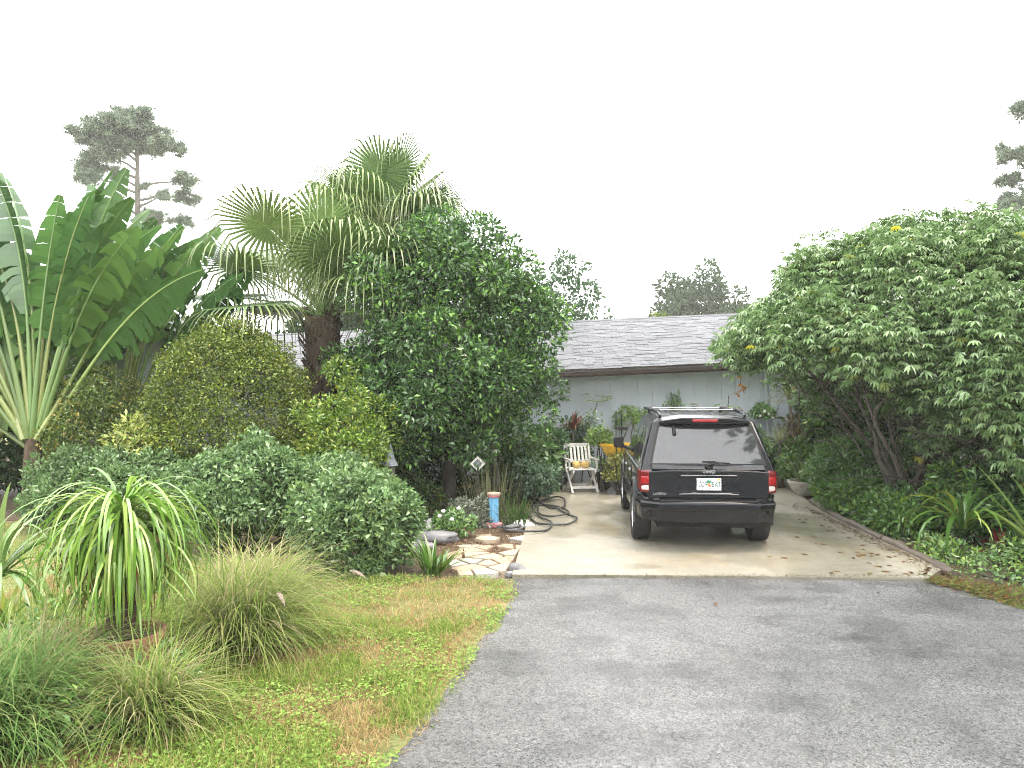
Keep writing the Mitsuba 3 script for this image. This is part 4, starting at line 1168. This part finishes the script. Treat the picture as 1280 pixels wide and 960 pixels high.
travellers_palm('travellers palm with a fan of pale stalks at the left of the garden', (-7.15, 12.0, 0), fan_leaves(-36, 32, 30, (1.5, 2.05), (2.0, 2.6), (.46, .62), .1, .75, 1.0), 0.0, 1, 1.35)
travellers_palm('second big paddle leaved clump behind the fan of stalks', (-6.6, 13.4, 0), fan_leaves(-34, 26, 22, (1.7, 2.3), (1.7, 2.2), (.46, .6), .1, .75, 1.0), .1, 2, 1.1)
travellers_palm('lower paddle leaved clump in front of the gable wall', (-7.3, 13.0, 0), fan_leaves(-50, 18, 22, (1.2, 1.8), (1.1, 1.5), (.45, .6), .5, 1.1, .9), -.1, 3, .9)
travellers_palm('paddle leaved clump farthest left behind the fan of stalks', (-8.9, 13.6, 0), fan_leaves(-50, 30, 18, (1.3, 2.0), (1.6, 2.0), (.5, .65), .1, .8, .7), .0, 4, 1.1)


# the big umbrella shaped tree on the right
def palmate(rng, P, D, Ls, cols, p=None):
    """leaves of seven drooping leaflets from one point."""
    n = len(P)
    m = 7
    D = unit(D)
    S = unit(np.cross(D, np.array([0, 0, 1.0]) + rng.normal(0, .2, (n, 3))))
    th = np.linspace(-2.0, 2.0, m)
    dirs = D[:, None] * np.cos(th)[None, :, None] + S[:, None] * np.sin(th)[None, :, None]
    dirs = unit(dirs + np.array([0, 0, -.55]) + rng.normal(0, .12, dirs.shape)).reshape(-1, 3)
    PP = np.repeat(P, m, 0)
    N = unit(np.array([0, 0, 1.0]) + rng.normal(0, .3, PP.shape))
    l = (Ls[:, None] * (1 - .12 * np.abs(th))[None]).reshape(-1)
    V, F = cards(PP, dirs, N, l, l * .3, .2, .5, .18)
    return pack(V, F), np.repeat(np.repeat(mixc(rng, n, cols, p), m, 0), 4, 0)


rng = rng_of('umbrella')
UT = thing('umbrella_tree', 'broad spreading tree with drooping hand shaped leaves right of the car', 'tree')
n = 330
ph = rng.uniform(0, 2 * PI, n)
z = rng.uniform(-.12, 1, n) ** 1.0
dd = np.stack([np.cos(ph) * np.sqrt(1 - np.clip(z, 0, 1) ** 2), np.sin(ph) * np.sqrt(1 - np.clip(z, 0, 1) ** 2), z], -1)
cs = np.array((7.45, 12.6, 2.05)) + dd * np.array((3.95, 3.1, 2.55)) * rng.uniform(.86, 1.03, (n, 1))
rs = rng.uniform(.34, .62, n)
cs[:, 2] += np.clip((5.9 - cs[:, 0]) / 1.6, 0, 1) * np.clip(2.9 - cs[:, 2], 0, 1) * .8
low = np.array([(6.6, 9.9, 1.75), (7.3, 9.6, 1.5), (7.9, 9.7, 1.2), (7.1, 10.0, .9), (8.2, 9.9, .75), (6.2, 10.4, 1.9), (7.6, 10.2, 1.9), (5.0, 11.6, 2.3), (6.4, 10.1, 1.2), (7.0, 10.6, 1.5), (7.7, 10.5, 1.0), (8.4, 10.4, 1.3), (8.2, 10.8, 1.8), (6.8, 11.2, 1.1), (7.3, 11.4, .8), (8.8, 10.6, 1.9), (6.0, 10.9, 1.75), (5.6, 11.2, 2.0)])
cs, rs = np.vstack([cs, low]), np.append(rs, np.full(len(low), .4))
tl_ = np.array([(4.7, 12.4, 3.55), (5.1, 12.6, 3.85), (4.35, 12.3, 3.2), (5.5, 12.3, 4.05), (4.9, 11.8, 3.5), (4.05, 12.4, 2.9), (5.9, 12.4, 4.3)])
cs, rs = np.vstack([cs, tl_]), np.append(rs, np.full(len(tl_), .48))
ex = np.column_stack([rng.uniform(5.2, 9.6, 130), rng.uniform(10.0, 12.4, 130), rng.uniform(.6, 2.6, 130)])
ex = ex[ex[:, 2] > 2.3 - 1.15 * (ex[:, 0] - 5.2)]
cs, rs = np.vstack([cs, ex]), np.append(rs, np.full(len(ex), .36))
n = 42000
k = rng.choice(len(cs), n, p=rs ** 2 / (rs ** 2).sum())
d = unit(rng.normal(size=(n, 3)) + np.array([0, 0, .25]))
P = cs[k] + d * (rs[k] * rng.uniform(.35, 1.05, n))[:, None] * np.array((1, 1, .8))
me, col = palmate(rng, P, d * (1, 1, .4) + rng.normal(0, .35, (n, 3)), rng.uniform(.085, .15, n), [(.16, .26, .10), (.22, .33, .14), (.29, .40, .20), (.12, .21, .065), (.5, .46, .04)], [.3, .3, .224, .17, .006])
crown_parts(UT, me, col, .5, 7)
fork = np.array((6.15, 12.4, .06))
part(UT, 'trunk', tube([(6.15, 12.4, -.05), fork, (6.17, 12.4, .22)], [.19, .15, .05], 10), 'bark_grey', True)
for t in ((5.6, 11.3, 2.3), (6.9, 11.6, 2.9), (5.3, 12.3, 2.9), (7.7, 12.2, 2.9), (5.0, 11.9, 2.6), (5.5, 12.6, 3.3), (6.3, 12.9, 3.6), (7.2, 12.3, 3.7), (7.9, 11.6, 3.1), (7.3, 10.9, 2.4), (8.6, 12.8, 3.3), (6.5, 11.0, 2.6), (4.3, 12.4, 2.6)):
    lm = part(UT, 'limb', limbs(rng, fork + rng.normal(0, .06, 3) * (1, 1, 0), [t], .046, .014, .3, 8), 'bark_grey', True)
    near_ = cs[np.argsort(np.linalg.norm(cs - np.array(t), axis=1))[:14]]
    part(UT, 'twigs', limbs(rng, t, near_, .018, .004, .3, 4), 'bark_dark', True, kind='stuff')
tw = []
for i in range(340):
    a = fork + (np.array(cs[rng.integers(len(cs))]) - fork) * rng.uniform(.35, .8) + rng.normal(0, .12, 3)
    tw.append(limbs(rng, a, [a + rng.normal(0, .5, 3) * (1, 1, .8) + (0, 0, .25)], .013, .004, .4, 4))
part(UT, 'twigs', cat_m(*tw), 'bark_dark', True, kind='stuff')
DL = thing('dead_leaf_cluster', 'orange brown dead leaf cluster hanging in front of the gutter', 'leaf')
dm, dc = palmate(rng, rng.normal(0, .035, (6, 3)) * (1, 1, 2.0) + (3.98, 14.0, 2.12), rng.normal(0, 1, (6, 3)), np.full(6, .09), [(.42, .17, .03), (.3, .2, .05)])
for i in range(6):
    part(DL, 'leaf', trimesh.Trimesh(dm.vertices[28 * i:28 * i + 28], dm.faces[:14], process=False), 'leaf_dull', False, color=dc[28 * i:28 * i + 28])
part(DL, 'stalk', tube([(3.98, 14.0, 2.1), (3.99, 14.02, 2.35), (4.05, 13.9, 2.6)], .006, 5), 'bark_dark', True)

# understory right of the pad
shrub('fern_bank', 'leafy green bank at the pad edge under the spreading tree', 'shrub', (5.95, 13.6, .55), (.75, 1.0, .62), 13000, .10, .036, MID + BLUE[:2], 50, .3, -.75, 'leaf_wet', ((.2, .3, .06), .3))
shrub('fern_bank', 'light green leaves at the pad edge in front of the leafy bank', 'shrub', (5.45, 12.9, .28), (.42, .5, .32), 3000, .11, .04, MID + LIME[:1], 24, .34, -.6, 'leaf_wet')
shrub('fern_bank', 'silvery green leaves between the bowl planter and the leafy bank', 'shrub', (5.9, 14.8, .42), (.5, .5, .45), 3600, .11, .045, BLUE, 26, .34, -.7, 'leaf_wet')
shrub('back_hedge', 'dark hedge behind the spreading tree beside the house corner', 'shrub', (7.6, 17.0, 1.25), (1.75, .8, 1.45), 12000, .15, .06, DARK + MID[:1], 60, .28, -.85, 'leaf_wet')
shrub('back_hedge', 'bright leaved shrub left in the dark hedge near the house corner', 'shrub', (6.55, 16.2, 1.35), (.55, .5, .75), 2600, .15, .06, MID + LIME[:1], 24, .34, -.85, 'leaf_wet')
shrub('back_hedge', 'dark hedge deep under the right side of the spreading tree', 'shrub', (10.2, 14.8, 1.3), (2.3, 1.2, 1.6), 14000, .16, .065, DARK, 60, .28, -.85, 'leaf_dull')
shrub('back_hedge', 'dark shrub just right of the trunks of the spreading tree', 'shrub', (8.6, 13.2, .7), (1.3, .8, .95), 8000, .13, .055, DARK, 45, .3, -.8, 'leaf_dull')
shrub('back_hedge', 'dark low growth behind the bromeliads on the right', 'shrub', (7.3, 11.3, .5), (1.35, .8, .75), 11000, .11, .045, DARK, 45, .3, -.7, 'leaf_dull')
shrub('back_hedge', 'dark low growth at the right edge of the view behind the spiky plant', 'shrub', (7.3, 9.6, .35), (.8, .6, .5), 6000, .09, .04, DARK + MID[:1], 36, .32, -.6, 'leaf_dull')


shrub('ground_plant', 'fresh green low plants along the middle edging log', 'plant', (5.38, 11.4, .20), (.32, .8, .28), 3200, .09, .036, MID + LIME[:1], 30, .3, -.5)
shrub('ground_plant', 'dark glossy low plants between the tree trunks and the edging log', 'plant', (5.75, 11.9, .22), (.45, .5, .32), 2600, .11, .045, MID + BLUE[:1], 24, .34, -.5)
shrub('ground_plant', 'loose leafy plants in front of the tree trunks', 'plant', (6.35, 11.3, .45), (.6, .45, .55), 3600, .12, .05, MID + LIME[:1], 28, .32, -.6)
shrub('ground_plant', 'mixed low greenery behind the arching strap plant', 'plant', (6.5, 10.6, .28), (.7, .4, .36), 3400, .10, .04, MID + DARK[:1], 30, .32, -.5)
shrub('ground_plant', 'fresh green weeds along the nearest edging log', 'plant', (5.2, 9.6, .08), (.22, .6, .12), 900, .08, .032, MID + LIME, 22, .34, -.3)
shrub('ground_plant', 'light green plants around the dark red leaved plant', 'plant', (6.1, 9.3, .12), (.6, .4, .18), 1500, .09, .036, MID + LIME[:1], 26, .34, -.5)


# pines and far trees
def pine(label, base, top, clumps, seed, n_t=60, L=.34, size=1.0):
    rng = rng_of('pine' + str(seed))
    k = thing('pine_tree', label, 'pine tree')
    b, t = np.array(base, float), np.array(top, float)
    q = np.linspace(0, 1, 10)[:, None]
    path = b * (1 - q) + t * q + rng.normal(0, .05, (10, 3)) * q
    part(k, 'trunk', tube(path, np.linspace(.24, .07, 10) * size, 8), 'bark_grey', True)
    P, cl = [], []
    for c in clumps:
        cc, r = np.array(c[:3], float), c[3]
        z0 = min(max((cc[2] - r * .9 - b[2]) / (t[2] - b[2]), 0), 1)
        st = b * (1 - z0) + t * z0
        part(k, 'limb', limbs(rng, st, [cc], .065 * size, .02 * size, .15, 5), 'bark_grey', True)
        m = int(n_t * 2.2 * r * r)
        sub = cc + unit(rng.normal(size=(15, 3))) * r * rng.uniform(.35, 1.3, (15, 1)) * np.array((1, 1, .6))
        P.append(sub[rng.integers(15, size=m)] + rng.normal(0, .17 * r, (m, 3)) * (1, 1, .55))
    P = np.vstack(P)
    m = 12
    dirs = unit(rng.normal(size=(len(P), m, 3)) + np.array([0, 0, .45])).reshape(-1, 3)
    PP = np.repeat(P, m, 0)
    V, F = cards(PP, dirs, rng.normal(size=PP.shape), rng.uniform(.7, 1.1, len(PP)) * L, .05 * size, .1)
    col = np.repeat(np.repeat(mixc(rng, len(P), [(.17, .22, .16), (.22, .27, .19), (.12, .17, .11)]), m, 0), 4, 0)
    part(k, 'crown', pack(V, F), 'leaf_dull', False, color=col)


pine('tall slender pine with clumped needles behind the travellers palm', (-31.4, 68, 0), (-31.8, 68, 23.7), [(-33.8, 68.5, 24.0, 1.6), (-32.4, 67.5, 24.6, 1.7), (-30.9, 68.4, 23.3, 1.5), (-33.2, 67.3, 22.6, 1.5), (-31.6, 67.2, 23.9, 1.4), (-33.16, 65.9, 24.05, 1.64), (-34.84, 67.3, 23.03, 1.48), (-35.32, 68.7, 20.99, 1.34), (-31.66, 70.1, 23.37, 1.48), (-33.84, 66.6, 21.67, 1.34), (-30.44, 68.0, 22.55, 1.04), (-28.96, 69.4, 22.69, 0.82), (-34.64, 65.9, 19.31, 0.9), (-33.16, 67.3, 19.65, 0.6), (-27.6, 68.7, 19.85, 0.96), (-28.28, 70.1, 18.77, 0.96), (-29.1, 66.6, 17.95, 0.66), (-30.1, 68.0, 16.47, 0.96), (-28.08, 69.4, 16.47, 0.66), (-32.48, 65.9, 17.27, 0.6), (-30.78, 67.3, 18.97, 0.38)], 1, 58, .46, 2.0)
pine('dark pine at the right edge above the spreading tree', (38.7, 57.2, 0), (38.3, 57.2, 25.0), [(36.65, 55.22, 23.85, 0.57), (36.43, 56.54, 21.7, 0.95), (36.19, 57.86, 18.84, 1.06), (36.72, 59.18, 17.43, 0.75), (37.55, 55.88, 19.98, 1.25), (35.4, 57.2, 14.96, 0.62), (36.43, 58.52, 15.43, 1.01), (37.55, 55.22, 16.0, 1.39), (39.27, 56.54, 22.25, 1.56), (39.27, 57.86, 18.26, 1.56)], 2, 58, .46, 2.2)


def far_tree(label, c, R, n, L, cols, m=34, s=.3, name='far_tree'):
    shrub(name, label, 'tree', c, R, n, L, L * .5, cols, m, s, -.8, 'leaf_dull', stems=10, trunk_r=.16, base=(c[0], c[1], -.05), inner=.5)


# trees outside the frame that the car's paint and rear window mirror
shrub('roadside_tree', 'tall spreading tree standing right of the asphalt outside the view', 'tree', (9.0, 4.6, 9.0), (4.6, 3.6, 2.4), 9000, .30, .15, DARK, 70, .28, -.8, 'leaf_dull', stems=12, trunk_r=.2, base=(10.5, 3.6, -.05), inner=.4)
for x_, lab in ((-13, 'left'), (-5, 'second'), (3, 'third'), (11, 'fourth'), (19, 'right')):
    shrub('roadside_tree', lab + ' tree of the row across the road behind the viewpoint', 'tree', (x_, -13, 2.6), (4.6, 2.2, 2.7), 3000, .42, .22, DARK, 50, .28, -.9, 'leaf_dull', stems=6, trunk_r=.18, base=(x_, -13, -.05), inner=.4)
FAR = [(.05, .085, .04), (.07, .11, .05), (.035, .065, .03)]
far_tree('dark round far tree behind the roof ridge right of centre', (18.2, 80, 7.75), (4.6, 3.6, 5.8), 9000, .56, FAR, 44, .27)
far_tree('smaller far tree just right of the dark round tree', (23.8, 84, 6.4), (3.2, 2.8, 4.2), 4200, .56, FAR)
far_tree('yellow green far treetop peeping above the roof ridge', (6.9, 38, 4.0), (1.0, .9, 1.7), 2600, .24, [(.16, .2, .05), (.11, .16, .05)])
far_tree('pale low far treetop left of the yellow green treetop', (4.6, 38, 3.9), (.9, .8, 1.45), 1800, .24, [(.12, .17, .07), (.09, .14, .06)])
far_tree('airy pale tree behind the right shoulder of the round tree', (1.35, 24.5, 4.0), (1.25, 1.1, 2.35), 4200, .17, [(.10, .16, .09), (.14, .2, .12), (.07, .12, .06)], 36, .28)
far_tree('far trees seen between the palm trunk and the round tree', (-7.2, 33, 3.4), (3.4, 1.5, 1.9), 7000, .28, FAR, 44, .25)
far_tree('dark trees far behind the gable wall', (-15.5, 31, 3.2), (4.0, 1.6, 2.3), 9000, .28, FAR, 44, .25)
far_tree('dark trees behind the hedge at the far right', (16.5, 24, 2.6), (4.5, 1.6, 2.6), 9000, .26, DARK, 44, .26)

# ---------------------------------------------------------------- grass, fountain grasses, litter
rng = rng_of('lawn blades')


def lawn_points(n, y0, y1, x0, x1):
    p = np.stack([rng.uniform(x0, x1, n), rng.uniform(y0, y1, n)], -1)
    return p[shapely.contains_xy(LAWN.buffer(.085), p[:, 0], p[:, 1])]


pp = np.vstack([lawn_points(62000, 3.6, 5.2, -3.6, 0), lawn_points(60000, 5.2, 7.0, -4.2, 0.1), lawn_points(52000, 7.0, 9.2, -5, 0.1), lawn_points(26000, 6.0, 12, -8.5, -4)])
dry = meshkit.fbm(np.column_stack([pp * 1.6, 0 * pp[:, 0]]), 4, 21)
edge = shapely.distance(shapely.points(pp), ASPH)
keep = rng.random(len(pp)) < np.clip(.22 + edge * 5, 0, 1) * np.where(dry > .56, .55, 1)
pp, dry, edge = pp[keep], dry[keep], edge[keep]
n = len(pp)
V, F = straps(np.column_stack([pp, np.full(n, .005)]), rng.uniform(0, 6.283, n), np.radians(rng.uniform(25, 88, n)), rng.uniform(.03, .085, n) * (1 + .4 * (dry < .45)), rng.uniform(.004, .008, n), np.radians(rng.uniform(10, 80, n)), 2, None, tip=.1)
g = mixc(rng, n, [(.18, .28, .05), (.27, .37, .08), (.36, .42, .12), (.14, .23, .045)])
b = mixc(rng, n, [(.52, .42, .22), (.42, .32, .16), (.38, .23, .11)])
w = np.clip((dry - .46) / .12, 0, 1) * .9 + rng.normal(0, .22, n) + .12
pick = rng.random(n) < w
g[pick] = b[pick]
single(mikit.ply(pack(V, F), 'leaf_dull', color=np.repeat(g, V.shape[1], 0)), 'grass', 'short green and straw coloured lawn grass left of the asphalt', 'grass', kind='stuff')
# clover-like weeds in the lawn
pw = np.vstack([lawn_points(15000, 3.6, 6.0, -3.6, 0), lawn_points(17000, 6.0, 8.8, -4.0, 0.1)])
wn = meshkit.fbm(np.column_stack([pw * 1.4 + 40, 0 * pw[:, 0]]), 3, 8)
pw = pw[wn > .48]
m = len(pw)
N_ = unit(rng.normal(0, .35, (m, 3)) + (0, 0, 1))
V, F = cards(np.column_stack([pw, rng.uniform(.02, .06, m)]), unit(rng.normal(size=(m, 3)) * (1, 1, .25)), N_, rng.uniform(.02, .042, m), rng.uniform(.014, .026, m), .15)
single(mikit.ply(pack(V, F), 'leaf_dull', color=np.repeat(mixc(rng, m, [(.19, .32, .07), (.27, .41, .10), (.34, .46, .13)]), 4, 0)), 'clover', 'small round leaved weeds spread through the lawn', 'weeds', kind='stuff')


def fountain(label, c, n, L, spread, cols, seed, plumes=0, el=(35, 88), bend=(50, 130), azr=(0, 2 * PI), W=.009):
    rng = rng_of('fountain' + str(seed))
    k = thing('fountain_grass', label, 'grass clump')
    a = rng.uniform(azr[0], azr[1], n)
    P = np.array((c[0], c[1], 0.0)) + np.stack([rng.normal(0, spread, n), rng.normal(0, spread, n), 0 * a], -1)
    V, F = straps(P, a, np.radians(rng.uniform(*el, n)), L * rng.uniform(.55, 1.2, n), W * rng.uniform(.7, 1.4, n), np.radians(rng.uniform(*bend, n)), 7, None, tip=.15)
    part(k, 'blades', pack(V, F), 'leaf_dull', False, color=np.repeat(mixc(rng, n, cols), V.shape[1], 0), kind='stuff')
    for i in range(plumes):
        a = rng.uniform(-1.2, .6)
        V, F = straps(np.array([(c[0], c[1], .05)]), a, math.radians(68), L * rng.uniform(1.05, 1.2), .005, math.radians(85), 9, None)
        part(k, 'stem', trimesh.Trimesh(V[0], F, process=False), 'leaf_dull', False, color=np.tile([(.25, .24, .1)], (len(V[0]), 1)))
        tip = (V[0][-1] + V[0][-2]) / 2
        dv = unit(tip - (V[0][-5] + V[0][-6]) / 2)
        q = np.linspace(0, 1, 60)
        ax = tip + dv * (q * .13)[:, None] + np.array([0, 0, -.05]) * (q * q)[:, None]
        D = unit(rng.normal(size=(60 * 5, 3)) + dv * .9)
        V2, F2 = cards(np.repeat(ax, 5, 0), D, rng.normal(size=D.shape), .022 * np.repeat(np.sin(PI * np.clip(q + .1, 0, 1)) * .8 + .25, 5), .003)
        part(k, 'seed_head', pack(V2, F2), 'leaf_dull', False, color=np.repeat(mixc(rng, len(D), [(.6, .48, .42), (.7, .62, .55)]), 4, 0))
    return k


OL = [(.18, .28, .06), (.25, .35, .085), (.32, .40, .12), (.14, .22, .05), (.40, .38, .17)]
ST = [(.5, .43, .27), (.40, .34, .2), (.58, .5, .35), (.28, .27, .12)]
fountain('olive fountain grass with two pale seed heads right of the terracotta pot', (-2.15, 6.3), 1900, 1.02, .12, OL + ST[:1], 1, 2, azr=(-2.6, 2.6))
fountain('straw coloured grass clump in front of the broad low shrub', (-2.45, 7.7), 1300, .85, .16, ST + OL[:2], 2, 0, el=(30, 80), bend=(70, 150))
fountain('green and brown grass clump at the lower left before the terracotta pot', (-2.2, 4.85), 1300, .66, .09, OL + ST[:1], 3, 0)
fountain('dense green grass clump in the lower left corner of the view', (-3.0, 4.6), 1900, .92, .16, [(.13, .25, .07), (.19, .31, .10), (.10, .19, .05), (.3, .34, .14)], 4, 0)
fountain('pale dry grass clump between pot and lower left corner', (-3.05, 5.25), 1000, .75, .10, ST + OL[:1], 5, 0, azr=(-1.2, 3.6))
shrub('weed_plant', 'broad leaved weed in front of the terracotta pot', 'weed', (-2.25, 5.2, .16), (.22, .2, .2), 260, .07, .035, MID + BLUE, 12, .4, -.6)
shrub('weed_plant', 'broad leaved weeds at the foot of the lower left grass clump', 'weed', (-2.6, 4.6, .12), (.4, .22, .16), 420, .06, .03, MID + LIME[:1], 16, .35, -.5)
shrub('weed_plant', 'small leafy weed left of the terracotta pot', 'weed', (-3.35, 5.6, .2), (.3, .25, .25), 320, .07, .035, MID + LIME, 14, .35, -.5)

# fallen leaves on the pad, each its own
rng = rng_of('fallen')
tones = [(.17, .09, .045), (.10, .06, .035), (.24, .13, .06), (.07, .045, .03), (.26, .2, .06)]
spots = []
while len(spots) < 90:
    y = 8.65 + 5.6 * rng.random() ** 1.5
    xr = 4.72 + .06 * (y - 8.7)
    x = xr - abs(rng.normal(0, .55)) - .05
    if x < 2.0 or not shapely.contains_xy(PAD.buffer(-.05), x, y):
        continue
    spots.append((x, y, PZ))
for q in ((2.6, 8.2), (3.6, 7.9), (1.9, 7.5), (.9, 9.3), (-.9, 6.9)):
    spots.append((*q, .03))
for x, y, z in spots:
    c = tones[rng.integers(len(tones))]
    a, l = rng.uniform(0, 6.28), rng.uniform(.05, .10)
    t = np.linspace(-.5, .5, 6)
    w = l * .26 * np.cos(t * 3.0) ** .8
    cu = rng.uniform(.1, .5)
    v = np.array([(ti * l, s * wi, .004 + cu * l * (ti * ti * .6 + (wi / l) ** 2 * 2 * abs(s))) for ti, wi in zip(t, w) for s in (-1, 0, 1)])
    v = v @ np.array([[math.cos(a), math.sin(a), 0], [-math.sin(a), math.cos(a), 0], [0, 0, 1.0]])
    f = [(3 * i + p_, 3 * i + q_, 3 * i + r_) for i in range(5) for p_, q_, r_ in ((0, 3, 4), (0, 4, 1), (1, 4, 5), (1, 5, 2))]
    m = trimesh.Trimesh(v + (x, y, z), np.array(f), process=False)
    onpad = z > .035
    single(mikit.ply(m, 'leaf_dull', color=np.tile([c], (len(v), 1))), 'fallen_leaf', 'curled brown fallen leaf lying on the wet concrete pad right of the car' if onpad and x > 1.5 else 'small curled brown leaf lying on the asphalt or the left of the pad', 'leaf',
           'fallen leaves on the concrete pad' if onpad and x > 1.5 else 'scattered leaves on the asphalt and left side of the pad')


def litter(name, label, pts, size, cols, z, seed):
    rng = rng_of(name + str(seed))
    n = len(pts)
    P = np.column_stack([pts, z + rng.uniform(.004, .02, n)])
    D = unit(rng.normal(size=(n, 3)) * (1, 1, .15))
    V, F = cards(P, D, unit(rng.normal(0, .25, (n, 3)) + (0, 0, 1)), size * rng.uniform(.5, 1.4, n), size * rng.uniform(.15, .5, n), .2)
    single(mikit.ply(pack(V, F), 'leaf_dull', color=np.repeat(mixc(rng, n, cols), 4, 0)), name, label, 'litter', kind='stuff')


q = rng.random(1500)
pts = np.column_stack([4.30 + q * .35 + np.abs(rng.normal(0, .28, 1500)), 8.55 - q * .9 + rng.normal(0, .14, 1500)])
litter('leaf_litter', 'orange and yellow green plant litter at the right corner of the pad', pts, .06, [(.26, .12, .05), (.17, .22, .05), (.2, .16, .07), (.11, .08, .045), (.13, .2, .045)], .02, 1)
t = rng.random(700)
pts = np.column_stack([t * 4.4, 8.60 - .02 * np.abs(t - .5) + rng.normal(0, .025, 700)])
litter('joint_debris', 'line of moss and debris in the joint between asphalt and concrete', pts, .03, [(.1, .09, .05), (.18, .18, .06), (.06, .05, .035)], .028, 2)
pts = np.column_stack([rng.uniform(-1.0, .22, 3800), rng.uniform(8.9, 11.6, 3800)])
pts = pts[pts[:, 0] < .02 + .07 * (pts[:, 1] - 8.66)]
litter('mulch_chips', 'wood chips and dry leaves on the bed around the flagstones', pts, .05, [(.2, .11, .07), (.3, .2, .13), (.12, .075, .05), (.38, .3, .2)], .0, 3)
pts = np.column_stack([4.72 + rng.uniform(0, .02, 900), rng.uniform(8.7, 13.5, 900)])
pts[:, 0] += .05 * (pts[:, 1] - 8.7) - np.abs(rng.normal(0, .10, 900))
litter('edge_debris', 'brown debris along the right edge of the concrete pad', pts, .04, [(.14, .08, .045), (.2, .13, .07), (.08, .05, .03)], PZ, 4)
pts = np.column_stack([rng.uniform(4.9, 8.5, 3000), rng.uniform(7.2, 11.5, 3000)])
litter('bed_litter', 'brown leaf litter under the bromeliads on the right', pts, .07, [(.14, .09, .05), (.2, .13, .07), (.08, .05, .03), (.2, .2, .05)], .0, 5)
rng = rng_of('corner grass')
pc = np.column_stack([rng.uniform(4.7, 7.2, 9000), rng.uniform(5.6, 8.3, 9000)])
pc = pc[~shapely.contains_xy(ASPH, pc[:, 0], pc[:, 1])]
n = len(pc)
V, F = straps(np.column_stack([pc, np.full(n, -.01)]), rng.uniform(0, 6.283, n), np.radians(rng.uniform(25, 88, n)), rng.uniform(.04, .10, n), .007, np.radians(rng.uniform(10, 80, n)), 2, None, tip=.1)
single(mikit.ply(pack(V, F), 'leaf_dull', color=np.repeat(mixc(rng, n, [(.13, .21, .04), (.20, .28, .06), (.3, .24, .1)]), V.shape[1], 0)), 'grass', 'rough grass at the right edge of the asphalt', 'grass', kind='stuff')
